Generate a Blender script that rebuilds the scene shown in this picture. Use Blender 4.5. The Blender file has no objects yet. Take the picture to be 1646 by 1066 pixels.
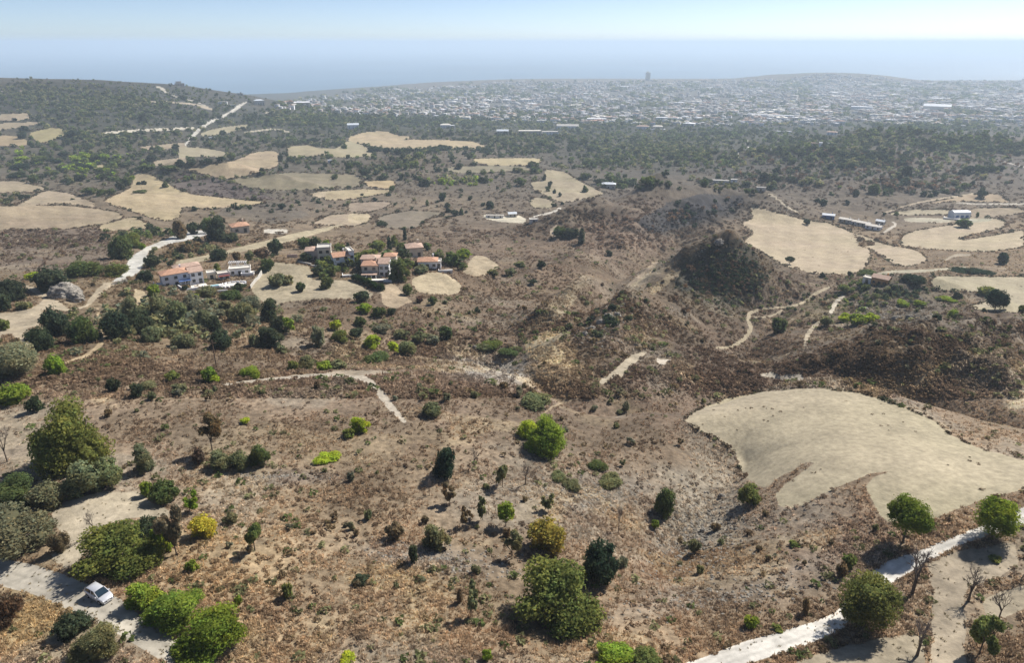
import bpy, math, random
import numpy as np

RESO = 1.0
HAZE = 1.3e-4
DENOISE_OFF = False
DENSITY = 1.0
# ------------------------------------------------------------------ scene basics
S = bpy.context.scene
COL = S.collection
F = 1112.0                      # focal length in photograph pixels (1646 wide)
PITCH = math.radians(22.7)
SP, CP = math.sin(PITCH), math.cos(PITCH)
SEA = -290.0

cam_d = bpy.data.cameras.new('camera')
cam_d.sensor_width = 36.0
cam_d.lens = 36.0 * F / 1646.0
cam_d.clip_start = 0.5
cam_d.clip_end = 200000.0
cam = bpy.data.objects.new('camera', cam_d)
COL.objects.link(cam)
cam.location = (0, 0, 0)
cam.rotation_euler = (math.radians(90 - 22.7), 0, 0)
S.camera = cam

SUN_EL = math.radians(46)
SUN_AZ = math.radians(50)       # clockwise from +Y (ahead of the camera) towards +X (right)
w = bpy.data.worlds.new('World')
S.world = w
w.use_nodes = True
wn = w.node_tree.nodes
sky = wn.new('ShaderNodeTexSky')
sky.sky_type = 'NISHITA'
sky.sun_disc = False
sky.sun_elevation = SUN_EL
sky.sun_rotation = SUN_AZ
sky.altitude = 0
sky.air_density = 0.42
sky.dust_density = 0.3
sky.ozone_density = 0.2
w.node_tree.links.new(sky.outputs[0], wn['Background'].inputs[0])
wn['Background'].inputs[1].default_value = 0.078

sl = bpy.data.lights.new('sun', 'SUN')
sl.energy = 4.1
sl.angle = math.radians(1.8)
sl.color = (1.0, 0.94, 0.86)
so = bpy.data.objects.new('sun', sl)
COL.objects.link(so)
# direction to the sun
sd = (math.sin(SUN_AZ) * math.cos(SUN_EL), math.cos(SUN_AZ) * math.cos(SUN_EL), math.sin(SUN_EL))
so.rotation_euler = (math.pi / 2 - SUN_EL, 0, -SUN_AZ + math.pi)
S.view_settings.view_transform = 'Standard'
S.view_settings.look = 'None'
S.view_settings.exposure = 0.82
S.view_settings.gamma = 1.0
S.cycles.max_bounces = 5
S.cycles.diffuse_bounces = 2
S.cycles.transmission_bounces = 2
S.cycles.transparent_max_bounces = 4
S.cycles.volume_bounces = 1
S.cycles.use_denoising = False if DENOISE_OFF else True
S.cycles.sample_clamp_indirect = 4

RNG = np.random.default_rng(11)
random.seed(5)

# ------------------------------------------------------------------ noise
def _hash(ix, iy, seed):
    h = (ix.astype(np.int64) * 374761393 + iy.astype(np.int64) * 668265263 + seed * 974711) & 0x7fffffff
    h = ((h ^ (h >> 13)) * 1274126177) & 0x7fffffff
    h = (h ^ (h >> 16)) & 0xffff
    return h / 65535.0 * 2 - 1

def vnoise(x, y, seed=0):
    x = np.asarray(x, float); y = np.asarray(y, float)
    ix = np.floor(x); iy = np.floor(y)
    fx = x - ix; fy = y - iy
    fx = fx * fx * fx * (fx * (fx * 6 - 15) + 10); fy = fy * fy * fy * (fy * (fy * 6 - 15) + 10)
    ix = ix.astype(np.int64); iy = iy.astype(np.int64)
    a = _hash(ix, iy, seed); b = _hash(ix + 1, iy, seed)
    c = _hash(ix, iy + 1, seed); d = _hash(ix + 1, iy + 1, seed)
    return (a * (1 - fx) + b * fx) * (1 - fy) + (c * (1 - fx) + d * fx) * fy

def fbm(x, y, seed=0, octv=4, gain=0.5):
    s = 0; a = 1; t = 0
    for k in range(octv):
        s = s + a * vnoise(x * 2 ** k + 17.3 * k, y * 2 ** k - 9.1 * k, seed + k)
        t += a; a *= gain
    return s / t

def ridged(x, y, seed=0, octv=3):
    s = 0; a = 1; t = 0
    for k in range(octv):
        s = s + a * (1 - 2 * np.abs(vnoise(x * 2 ** k + 5.3 * k, y * 2 ** k + 3.7 * k, seed + k)))
        t += a; a *= 0.5
    return s / t

# ------------------------------------------------------------------ projection helpers
def fac(py):                       # metres below the camera per metre of depth
    return SP + (np.asarray(py, float) - 533) / F * CP

def ray(px, py):                   # direction per unit depth
    a = (np.asarray(px, float) - 823) / F
    b = (np.asarray(py, float) - 533) / F
    return a, CP - b * SP, -(SP + b * CP)

def project(X, Y, Z):
    d = Y * CP - Z * SP
    dn = -Y * SP - Z * CP
    d = np.maximum(d, 1e-3)
    return 823 + F * X / d, 533 + F * dn / d, d

# ------------------------------------------------------------------ terrain height
CPTS = [  # (px, py, depth)
 (-500,1300,62),(823,1300,62),(2100,1300,63),
 (-300,1066,82),(0,1066,82),(400,1066,83),(823,1066,84),(1250,1066,86),(1646,1066,84),(1950,1066,84),
 (0,900,101),(162,950,93),(400,900,102),(823,900,107),(1150,900,112),(1400,900,106),(1646,900,102),(1950,900,100),(-300,900,100),
 (-300,750,122),(0,750,122),(200,750,124),(500,750,129),(823,750,134),(1050,770,140),(1150,745,148),(1300,750,134),(1450,750,128),(1646,760,124),(1950,760,122),
 (823,820,120),(1100,850,124),(600,820,117),
 (1130,680,164),(1350,640,166),(1200,640,176),(1500,700,145),(1646,750,128),
 (1350,590,218),(1150,620,205),(1500,620,215),(1646,640,200),(1950,640,200),
 (-300,600,162),(0,600,165),(200,640,150),(400,600,172),(600,610,172),(740,600,182),(850,600,200),(860,570,238),(1000,600,215),
 (1000,520,285),(1100,560,258),(1300,560,275),(1500,540,300),(1646,560,265),(1950,560,260),
 (-300,500,235),(0,500,240),(100,470,270),(250,510,238),(300,440,330),(450,500,270),(550,430,345),(700,440,345),(400,560,200),(600,520,250),(750,520,270),
 (-300,380,460),(0,380,470),(200,360,520),(400,340,620),(600,350,640),(800,350,670),(800,470,355),(850,400,500),(950,380,560),(940,440,400),
 (1080,320,800),(1050,400,520),(1160,500,372),(1160,440,470),(1300,480,420),(1500,480,400),(1550,450,450),(1646,480,410),(1950,480,410),
 (1300,390,600),(1600,390,580),(1400,330,770),(1646,320,790),(1950,330,760),(1250,340,720),
 (-300,300,760),(0,300,770),(200,270,950),(400,280,900),(600,250,1080),(800,280,950),(1000,270,1050),(1200,250,1200),(1400,230,1260),(1646,250,1150),(1950,250,1150),
 (-300,200,1250),(0,200,1250),(200,200,1300),(400,200,1500),(600,200,1700),(823,200,2000),(1200,200,2100),(1646,200,2050),(1950,200,2050),
 (-300,127,2000),(0,128,2000),(150,131,2000),(290,137,1950),(390,151,1900),(450,168,2150),
 (520,163,3000),(823,165,3200),(1200,165,3200),(1646,165,3200),(1950,165,3200),
 (823,140,4600),(1200,140,4600),(1646,140,4600),(1950,140,4600),(600,146,4300),
 (823,128,5700),(1200,128,5700),(1646,129,5700),(1950,129,5700),(700,134,5250),
]
CPZ = [  # (px, depth, metres below the camera)
 (-300,3000,240),(0,3000,250),(200,3000,255),(330,3000,262),(-300,4300,292),(0,4300,294),(200,4300,296),(430,4350,293),(560,4850,292),
 (-300,9500,340),(400,9500,340),(823,6700,310),(1200,6900,310),(1646,7000,310),(1950,7000,310),(600,6000,312),(300,5500,320),
 (1200,9500,340),(1950,9500,340),(-300,25,62),(823,25,64),(1950,25,62),
]
_u = []; _v = []; _h = []
for px, py, z in CPTS:
    a, b, c = ray(px, py)
    _u.append(a / b); _v.append(math.log(z * b)); _h.append(z * c)
for px, z, dr in CPZ:
    # point at depth z and height -dr :  Y*CP + dr*SP = z
    Y = (z - dr * SP) / CP if z > 100 else z
    X = (px - 823) / F * z if z > 100 else (px - 823) / F * 70
    _u.append(np.clip(X / Y, -1.6, 1.6)); _v.append(math.log(Y)); _h.append(-dr)
_u = np.array(_u); _v = np.array(_v); _h = np.array(_h)
VS = 0.8   # v scale against u

def _phi(r2):
    return 0.5 * r2 * np.log(r2 + 1e-9)
_n = len(_u)
A = np.zeros((_n + 3, _n + 3))
r2 = (_u[:, None] - _u[None]) ** 2 + ((_v[:, None] - _v[None]) * VS) ** 2
A[:_n, :_n] = _phi(r2) + np.eye(_n) * 0.0008
A[:_n, _n] = 1; A[:_n, _n + 1] = _u; A[:_n, _n + 2] = _v
A[_n, :_n] = 1; A[_n + 1, :_n] = _u; A[_n + 2, :_n] = _v
_w = np.linalg.solve(A, np.concatenate([_h, [0, 0, 0]]))

def tps(u, v):
    u = np.clip(u, -1.5, 1.5)
    out = _w[_n] + _w[_n + 1] * u + _w[_n + 2] * v
    for k in range(_n):
        out = out + _w[k] * _phi((u - _u[k]) ** 2 + ((v - _v[k]) * VS) ** 2)
    return out

def wpos(px, z, py=None, drop=None):
    return ((px - 823) / F * z, None)

# local hills: (px, py of its middle ground, depth, height, sx, sy, power)
HILLS = [
 (1164,474,400, 38, 30, 27, 1.12),     # dark cone hill
 (1215,455,415, 12, 30, 25, 1.6),
 (1105,475,400, 8, 22, 30, 1.6),
 (1000,505,285, 5, 14, 10, 1.4),
 (950,372,600, 10, 50, 30, 1.8),
 (700,395,500, 6, 60, 20, 1.8),     # dark hill beyond
 (900,372,570, 9, 28, 22, 1.7),
 (1450,470,415, 10, 36, 18, 1.7),      # rocky ridge right
 (1360,470,400, -5, 20, 30, 1.6),
 (1340,121,5200, 72, 620, 400, 2.6),   # headland
 (1130,121,5300, 14, 500, 300, 2.2),
 (830,130,5200, 14, 600, 300, 2.2),
 (1500,600,235, 6, 22, 12, 1.7),
 (1600,580,250, 6, 30, 12, 1.7),
 (340,285,860, 12, 90, 50, 1.8),
 (250,310,760, 8, 70, 40, 1.8),
]
_hill = []
for px, py, z, hh, sx, sy, pw in HILLS:
    a, b, c = ray(px, py)
    _hill.append((a * z, b * z, hh, sx, sy, pw))

# ridges and gullies: ([(px, py, depth)], height, half width)
LINES = [
 ([(850,592,215),(900,555,235),(950,530,255),(985,512,280),(1050,505,310),(1115,500,335)], 8.5, 14),
 ([(1095,900,114),(1120,840,122),(1150,780,136),(1190,725,150)], -3.5, 7),
 ([(1330,600,235),(1400,570,262),(1480,545,290),(1560,525,315),(1680,512,340)], 5.5, 21),
 ([(1400,570,262),(1385,618,222)], 5, 7), ([(1480,545,290),(1455,620,222)], 7, 7), ([(1540,530,310),(1530,625,220)], 7, 7), ([(1610,520,330),(1600,640,210)], 7, 8),
 ([(790,572,232),(870,612,205),(960,640,190),(1080,650,188),(1200,622,208),(1300,612,228),(1450,645,205),(1660,690,178)], -9, 13),
 ([(1195,560,265),(1215,515,330),(1300,480,400)], -8, 14),
 ([(900,388,555),(950,374,590)], 7, 28), ([(960,368,610),(1000,356,645),(1060,345,690)], 11, 34), ([(1040,348,680),(1130,338,725),(1210,342,725)], 20, 42),
 ([(1060,322,735),(1040,370,610),(1000,410,510)], 9, 18), ([(1160,318,765),(1120,360,650)], 8, 16),
 ([(1005,465,415),(1050,420,500),(1095,378,600)], -11, 15),
 ([(1075,468,405),(1125,498,372),(1200,502,368),(1265,486,390)], -5, 13),
 ([(870,532,270),(900,500,300),(945,462,355)], 9, 8),
 ([(930,540,255),(960,495,300),(985,455,380)], -6, 9),
 ([(500,562,200),(620,545,235),(720,562,225),(800,575,230)], -6, 15),
 ([(400,442,335),(550,437,345),(745,432,350)], 5, 16),
 ([(760,440,345),(860,450,370),(930,430,430)], 6, 14),
 ([(290,285,860),(370,297,850),(490,315,780)], 13, 34),
 ([(0,350,550),(110,338,610),(240,330,660)], 7, 26),
 ([(1380,222,1300),(1500,232,1250),(1680,243,1200)], 20, 60),
 ([(1150,252,1170),(1300,258,1120),(1430,268,1060)], 15, 46),
 ([(1230,300,900),(1330,310,860),(1460,300,900)], 9, 30),
 ([(640,258,1020),(760,262,1010),(860,270,990)], 9, 40),
 ([(600,215,1500),(760,212,1550),(900,216,1550)], 14, 80),
 ([(0,165,1600),(150,168,1600),(300,178,1500)], 16, 60),
 ([(1130,700,160),(1200,655,176),(1300,632,184),(1400,640,176),(1500,672,158)], 2.5, 12),
]
_lines = []
for pts, hh, wd in LINES:
    q_ = []
    for px, py, z in pts:
        a, b, c = ray(px, py); q_.append((a * z, b * z))
    _lines.append((q_, hh, wd))

def line_relief(X, Y):
    out = np.zeros(np.shape(X))
    for pts, hh, wd in _lines:
        xs = [p[0] for p in pts]; ys = [p[1] for p in pts]; pad = wd * 3.5
        m = (X > min(xs) - pad) & (X < max(xs) + pad) & (Y > min(ys) - pad) & (Y < max(ys) + pad)
        if not np.any(m): continue
        x = X[m]; y = Y[m]
        x = x + wd * .45 * fbm(x / wd / 1.6, y / wd / 1.6, 131, 2); y = y + wd * .45 * fbm(x / wd / 1.6 + 9, y / wd / 1.6, 137, 2)
        best = np.full(x.shape, 1e9)
        for (ax, ay), (bx_, by_) in zip(pts[:-1], pts[1:]):
            L2 = (bx_ - ax) ** 2 + (by_ - ay) ** 2
            t = np.clip(((x - ax) * (bx_ - ax) + (y - ay) * (by_ - ay)) / L2, 0, 1)
            best = np.minimum(best, np.hypot(x - ax - t * (bx_ - ax), y - ay - t * (by_ - ay)))
        out[m] += hh * np.exp(-(best / wd) ** 1.35)
    return out

def sstep(a, b, x):
    t = np.clip((x - a) / (b - a), 0, 1)
    return t * t * (3 - 2 * t)

def height(u, v):
    h = tps(u, v)
    Y = np.exp(v); X = u * Y
    for hx, hy, hh, sx, sy, pw in _hill:
        q = np.sqrt(((X - hx) / sx) ** 2 + ((Y - hy) / sy) ** 2 + .02)
        rg = 1 + 0.10 * vnoise(X / sx * 3.1, Y / sy * 3.1, 91)
        h = h + hh * np.exp(-(q * rg) ** pw)
    h = h + line_relief(X, Y)
    # gullies and folds, stronger in the broken country right of centre
    px, py, d = project(X, Y, h)
    brk = sstep(820, 980, px) * sstep(150, 230, Y) * (1 - sstep(700, 1100, Y))
    brk = np.maximum(brk, 0.5 * sstep(170, 260, Y) * (1 - sstep(800, 1500, Y)))
    h = h + brk * (4.2 * ridged(X / 75, Y / 60, 3, 4) + 1.6 * ridged(X / 22, Y / 30, 5, 3)) * (1 - 0.75 * FLATM(px, py))
    mid = sstep(400, 900, Y) * (1 - sstep(2000, 3000, Y))
    h = h + mid * 5.0 * fbm(X / 160, Y / 160, 8, 3)
    far = sstep(2300, 3500, Y) * (1 - sstep(4300, 4800, Y))
    h = h + far * 6.0 * fbm(X / 400, Y / 400, 12, 3)
    near = 1 - sstep(500, 1200, Y)
    h = h + near * (0.9 * fbm(X / 16, Y / 16, 21, 3) + 0.16 * fbm(X / 2.6, Y / 2.6, 25, 2)) * (1 - 0.8 * FLATM(px, py))
    return h

def FLATM(px, py):
    m = 0
    for cx, cy, rx, ry in FLATS:
        m = np.maximum(m, np.exp(-(((px - cx) / rx) ** 2 + ((py - cy) / ry) ** 2) ** 2))
    return m
FLATS = [(1380,720,280,110),(140,950,260,90),(1350,1000,380,80),(310,440,110,40),(600,430,150,40),(1300,390,120,50),(1550,390,130,60),(1600,480,110,40)]

# grid
def build_grid():
    vs = [math.log(22.0)]
    while vs[-1] < math.log(9400.0):
        Y = math.exp(vs[-1])
        drop = 66 + 224 * min(1, math.log(Y / 80) / math.log(60)) if Y > 80 else 66
        dv = 0.78 / (drop / (Y + 30) * 1205 * 0.622 * RESO)
        dv = min(dv, 0.0085 / RESO) if Y < 2600 else min(dv, 0.006 / RESO)
        vs.append(vs[-1] + dv)
    return np.array(vs)
V = build_grid()
NR = len(V)
_e = np.linspace(0, 1, 46)[1:]
_e = 1.10 + 1.9 * _e ** 1.7
U = np.concatenate([-_e[::-1], np.linspace(-1.10, 1.10, int(1150 * RESO)), _e])
NC = len(U)
H = np.empty((NR, NC))
for i0 in range(0, NR, 60):
    vv, uu = np.meshgrid(V[i0:i0 + 60], U, indexing='ij')
    H[i0:i0 + 60] = height(uu, vv)
print('grid', NR, NC)

def ground_z(X, Y):
    X = np.asarray(X, float); Y = np.asarray(Y, float)
    v = np.log(np.maximum(Y, 23)); u = X / np.maximum(Y, 23)
    fi = np.interp(v, V, np.arange(NR)); fj = np.clip(np.interp(u, U, np.arange(NC)), 0, NC - 1.001)
    i = np.clip(fi.astype(int), 0, NR - 2); j = fj.astype(int)
    a = fi - i; b = fj - j
    return (H[i, j] * (1 - b) + H[i, j + 1] * b) * (1 - a) + (H[i + 1, j] * (1 - b) + H[i + 1, j + 1] * b) * a

def cast(px, py):
    """photograph pixel -> first ground point (arrays)"""
    px = np.atleast_1d(np.asarray(px, float)); py = np.atleast_1d(np.asarray(py, float))
    X = np.empty_like(px); Y = np.empty_like(px); Z = np.empty_like(px); ok = np.zeros(len(px), bool)
    for s in range(0, len(px), 4000):
        a, b, c = ray(px[s:s + 4000], py[s:s + 4000])
        u = a / b
        fj = np.clip(np.interp(u, U, np.arange(NC)), 0, NC - 1.001); j = fj.astype(int); t = fj - j
        prof = H[:, j] * (1 - t) + H[:, j + 1] * t                 # NR x n
        Yv = np.exp(V)[:, None]
        rz = Yv / b[None] * c[None]
        below = rz < prof
        below[:3] = False
        k = np.argmax(below, axis=0); good = below.any(axis=0)
        k = np.maximum(k, 1)
        n = np.arange(len(k))
        d0 = (rz - prof)[k - 1, n]; d1 = (rz - prof)[k, n]
        tt = np.clip(d0 / np.where(np.abs(d0 - d1) < 1e-9, 1, d0 - d1), 0, 1)
        yy = np.exp(V)[k - 1] * (1 - tt) + np.exp(V)[k] * tt
        Y[s:s + 4000] = yy; X[s:s + 4000] = u * yy
        Z[s:s + 4000] = prof[k - 1, n] * (1 - tt) + prof[k, n] * tt
        ok[s:s + 4000] = good
    return X, Y, Z, ok

def at(px, py):
    X, Y, Z, ok = cast([px], [py])
    return float(X[0]), float(Y[0]), float(Z[0])

def depth_of(X, Y, Z):
    return Y * CP - Z * SP
# ------------------------------------------------------------------ materials
def new_mat(name):
    m = bpy.data.materials.new(name)
    m.use_nodes = True
    nt = m.node_tree
    b = nt.nodes['Principled BSDF']
    b.inputs['Specular IOR Level'].default_value = 0.15
    b.inputs['Roughness'].default_value = 0.9
    return m, nt, b

def nd(nt, t, **kw):
    n = nt.nodes.new(t)
    for k, v_ in kw.items():
        if k.startswith('i_'):
            n.inputs[int(k[2:]) if k[2:].isdigit() else k[2:]].default_value = v_
        else:
            setattr(n, k, v_)
    return n

def noise_factor(nt, scale, detail=3, rough=0.55, lo=0.7, hi=1.3, a=0.3, b=0.7, vec=None):
    n = nd(nt, 'ShaderNodeTexNoise')
    n.inputs['Scale'].default_value = scale
    n.inputs['Detail'].default_value = detail
    n.inputs['Roughness'].default_value = rough
    if vec is None:
        tc = nd(nt, 'ShaderNodeTexCoord')
        vec = tc.outputs['Object']
    nt.links.new(vec, n.inputs['Vector'])
    mr = nd(nt, 'ShaderNodeMapRange')
    mr.inputs['From Min'].default_value = a; mr.inputs['From Max'].default_value = b
    mr.inputs['To Min'].default_value = lo; mr.inputs['To Max'].default_value = hi
    nt.links.new(n.outputs['Fac'], mr.inputs['Value'])
    return mr.outputs[0], n.outputs['Fac']

def mul(nt, a, b):
    m = nd(nt, 'ShaderNodeMath', operation='MULTIPLY')
    nt.links.new(a, m.inputs[0])
    if isinstance(b, (int, float)):
        m.inputs[1].default_value = b
    else:
        nt.links.new(b, m.inputs[1])
    return m.outputs[0]

def tint(nt, col, f):
    m = nd(nt, 'ShaderNodeVectorMath', operation='SCALE')
    nt.links.new(col, m.inputs[0]); nt.links.new(f, m.inputs['Scale'])
    return m.outputs[0]

def ground_mat(name, attr=True, color=(.3, .25, .18), spots=None, bump=0.35, fine=0.9, amp=0.38):
    m, nt, b = new_mat(name)
    if attr:
        a = nd(nt, 'ShaderNodeAttribute', attribute_name='cover'); col = a.outputs['Color']
    else:
        rgb = nd(nt, 'ShaderNodeRGB'); rgb.outputs[0].default_value = (*color, 1); col = rgb.outputs[0]
    f1, n1 = noise_factor(nt, fine, 4, 0.65, 1 - amp, 1 + amp, 0.32, 0.68)
    f2, n2 = noise_factor(nt, fine * 0.13, 3, 0.6, 1 - amp * .55, 1 + amp * .55, 0.3, 0.7)
    f3, n3 = noise_factor(nt, fine * 0.022, 3, 0.6, 1 - amp * .4, 1 + amp * .4, 0.3, 0.7)
    f = mul(nt, mul(nt, f1, f2), f3)
    col = tint(nt, col, f)
    if spots:
        fs, ns = noise_factor(nt, spots[0], 2, 0.5, 0, 1, spots[1], spots[1] + 0.06)
        mx = nd(nt, 'ShaderNodeMix', data_type='RGBA')
        nt.links.new(fs, mx.inputs['Factor']); nt.links.new(col, mx.inputs['A'])
        mx.inputs['B'].default_value = (*spots[2], 1)
        col = mx.outputs['Result']
    nt.links.new(col, b.inputs['Base Color'])
    bp = nd(nt, 'ShaderNodeBump'); bp.inputs['Strength'].default_value = bump; bp.inputs['Distance'].default_value = 0.5
    nt.links.new(n1, bp.inputs['Height']); nt.links.new(bp.outputs[0], b.inputs['Normal'])
    return m

def paint(name, color, rough=0.7, var=0.12, scale=1.5, metal=0.0, spec=0.3):
    m, nt, b = new_mat(name)
    rgb = nd(nt, 'ShaderNodeRGB'); rgb.outputs[0].default_value = (*color, 1)
    f, n = noise_factor(nt, scale, 3, 0.6, 1 - var, 1 + var)
    nt.links.new(tint(nt, rgb.outputs[0], f), b.inputs['Base Color'])
    b.inputs['Roughness'].default_value = rough; b.inputs['Metallic'].default_value = metal
    b.inputs['Specular IOR Level'].default_value = spec
    return m

def leaf_mat(name, use_obj=True, trans=0.5):
    m = bpy.data.materials.new(name); m.use_nodes = True
    nt = m.node_tree; nt.nodes.clear()
    out = nd(nt, 'ShaderNodeOutputMaterial')
    a = nd(nt, 'ShaderNodeAttribute', attribute_name='tone')
    if use_obj:
        oi = nd(nt, 'ShaderNodeObjectInfo')
        mm = nd(nt, 'ShaderNodeVectorMath', operation='MULTIPLY')
        nt.links.new(a.outputs['Color'], mm.inputs[0]); nt.links.new(oi.outputs['Color'], mm.inputs[1])
        col = mm.outputs[0]
    else:
        col = a.outputs['Color']
    f, n = noise_factor(nt, 0.9, 2, 0.6, 0.8, 1.2)
    col = tint(nt, col, f)
    d = nd(nt, 'ShaderNodeBsdfDiffuse'); t = nd(nt, 'ShaderNodeBsdfTranslucent')
    mx = nd(nt, 'ShaderNodeMixShader'); mx.inputs[0].default_value = trans
    nt.links.new(col, d.inputs[0]); nt.links.new(col, t.inputs[0])
    nt.links.new(d.outputs[0], mx.inputs[1]); nt.links.new(t.outputs[0], mx.inputs[2])
    nt.links.new(mx.outputs[0], out.inputs[0])
    return m

M = {}
M['scrub'] = ground_mat('dry_scrub_ground', True, amp=0.42, fine=0.8, bump=0.6)
M['field'] = ground_mat('stubble', True, fine=0.9, amp=0.2, bump=0.25)
M['road'] = ground_mat('pale_concrete', True, fine=0.8, amp=0.16, bump=0.15)
M['track'] = ground_mat('packed_earth', True, fine=0.9, amp=0.22, bump=0.3)
M['leaf'] = leaf_mat('foliage')
M['leafc'] = leaf_mat('mixed_foliage', False)
M['dry'] = leaf_mat('dry_stalks', False, 0.5)
M['bark'] = paint('bark', (.11, .085, .065), 0.95, 0.35, 4)
M['twig'] = paint('grey_twigs', (.17, .14, .12), 0.95, 0.3, 3)
M['white'] = paint('white_render', (.78,.78,.79), 0.8, 0.06, .6)
M['cream'] = paint('cream_render', (.62, .55, .45), 0.8, 0.08, .6)
M['pink'] = paint('pink_render', (.55, .44, .38), 0.8, 0.08, .6)
M['tile'] = paint('clay_tiles', (.43, .25, .165), 0.85, 0.25, 1.2)
M['tilep'] = paint('faded_clay_tiles', (.42, .30, .235), 0.85, 0.22, 1.2)
M['glass'] = paint('window_glass', (.03, .04, .05), 0.12, 0.1, 1, spec=0.6)
M['concrete'] = paint('concrete', (.48, .46, .42), 0.85, 0.15, .5)
M['paving'] = paint('light_paving', (.68, .64, .57), 0.85, 0.12, .5)
M['metalroof'] = paint('pale_metal_roof', (.58, .62, .66), 0.5, 0.08, .5, spec=0.4)
M['blue'] = paint('blue_panel', (.08, .14, .32), 0.6, 0.1, 1)
M['wood'] = paint('weathered_wood', (.16, .11, .07), 0.9, 0.3, 3)
M['poolwater'] = paint('pool_water', (.10, .38, .46), 0.08, 0.05, 1, spec=0.6)
M['rock'] = ground_mat('limestone', False, (.25, .23, .20), fine=1.3, amp=0.6, bump=0.8)
M['orange'] = paint('orange_render', (.50, .27, .11), .85, .12, .8)
M['awning'] = paint('dark_red_awning', (.20, .06, .05), 0.8, 0.1, 1)

# ------------------------------------------------------------------ mesh helpers
def add_attr(me, name, cols, domain='POINT'):
    at_ = me.color_attributes.new(name, 'FLOAT_COLOR', domain)
    c = np.ones((len(cols), 4), np.float32); c[:, :3] = cols
    at_.data.foreach_set('color', c.ravel())

def np_mesh(name, verts, faces, mat, cols=None, attr='tone', smooth=False, k=4):
    """verts (n,3), faces (m,k)"""
    me = bpy.data.meshes.new(name)
    nv, nf = len(verts), len(faces)
    me.vertices.add(nv); me.vertices.foreach_set('co', np.asarray(verts, np.float32).ravel())
    me.loops.add(nf * k); me.loops.foreach_set('vertex_index', np.asarray(faces, np.int32).ravel())
    me.polygons.add(nf)
    me.polygons.foreach_set('loop_start', np.arange(0, nf * k, k, dtype=np.int32))
    try:
        me.polygons.foreach_set('loop_total', np.full(nf, k, np.int32))
    except Exception:
        pass
    if smooth:
        me.polygons.foreach_set('use_smooth', np.ones(nf, bool))
    me.update(calc_edges=True)
    if cols is not None:
        add_attr(me, attr, cols)
    if mat is not None:
        me.materials.append(mat)
    return me

def link(name, me, parent=None, label=None, cat=None, group=None, kind=None):
    o = bpy.data.objects.new(name, me); COL.objects.link(o)
    if parent is not None: o.parent = parent
    tag(o, label, cat, group, kind)
    return o

def tag(o, label=None, cat=None, group=None, kind=None):
    if label: o['label'] = label
    if cat: o['category'] = cat
    if group: o['group'] = group
    if kind: o['kind'] = kind

class MB:
    def __init__(s): s.v = []; s.f = []
    def box(s, cx, cy, z0, sx, sy, h, rot=0.0, taper=1.0):
        n = len(s.v); c, q = math.cos(rot), math.sin(rot)
        for k, z in ((1.0, z0), (taper, z0 + h)):
            for dx, dy in ((-1, -1), (1, -1), (1, 1), (-1, 1)):
                x, y = dx * sx / 2 * k, dy * sy / 2 * k
                s.v.append((cx + x * c - y * q, cy + x * q + y * c, z))
        for f in ((0, 3, 2, 1), (4, 5, 6, 7), (0, 1, 5, 4), (1, 2, 6, 5), (2, 3, 7, 6), (3, 0, 4, 7)):
            s.f.append(tuple(n + i for i in f))
        return s
    def poly(s, pts, faces):
        n = len(s.v); s.v += list(pts); s.f += [tuple(n + i for i in f) for f in faces]; return s
    def tube(s, p0, p1, r0, r1, k=6):
        n = len(s.v)
        p0 = np.array(p0, float); p1 = np.array(p1, float); d = p1 - p0; L = np.linalg.norm(d)
        if L < 1e-6: return s
        d /= L; a = np.cross(d, (0, 0, 1.0))
        if np.linalg.norm(a) < .05: a = np.cross(d, (1.0, 0, 0))
        a /= np.linalg.norm(a); b = np.cross(d, a)
        for p, r in ((p0, r0), (p1, r1)):
            for i in range(k):
                t = 2 * math.pi * i / k
                s.v.append(tuple(p + r * (math.cos(t) * a + math.sin(t) * b)))
        for i in range(k):
            j = (i + 1) % k
            s.f.append((n + i, n + j, n + k + j, n + k + i))
        s.f.append(tuple(n + k + i for i in range(k)))
        return s
    def build(s, name, mat, parent=None, smooth=False, **kw):
        me = bpy.data.meshes.new(name)
        me.from_pydata([tuple(map(float, p)) for p in s.v], [], s.f)
        if smooth: me.polygons.foreach_set('use_smooth', np.ones(len(s.f), bool))
        me.materials.append(mat); me.update()
        return link(name, me, parent, **kw)

def empty(name, loc, rz=0.0, **kw):
    o = bpy.data.objects.new(name, None); COL.objects.link(o)
    o.location = loc; o.rotation_euler = (0, 0, rz); o.empty_display_size = 0.5
    tag(o, **kw); return o

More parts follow.
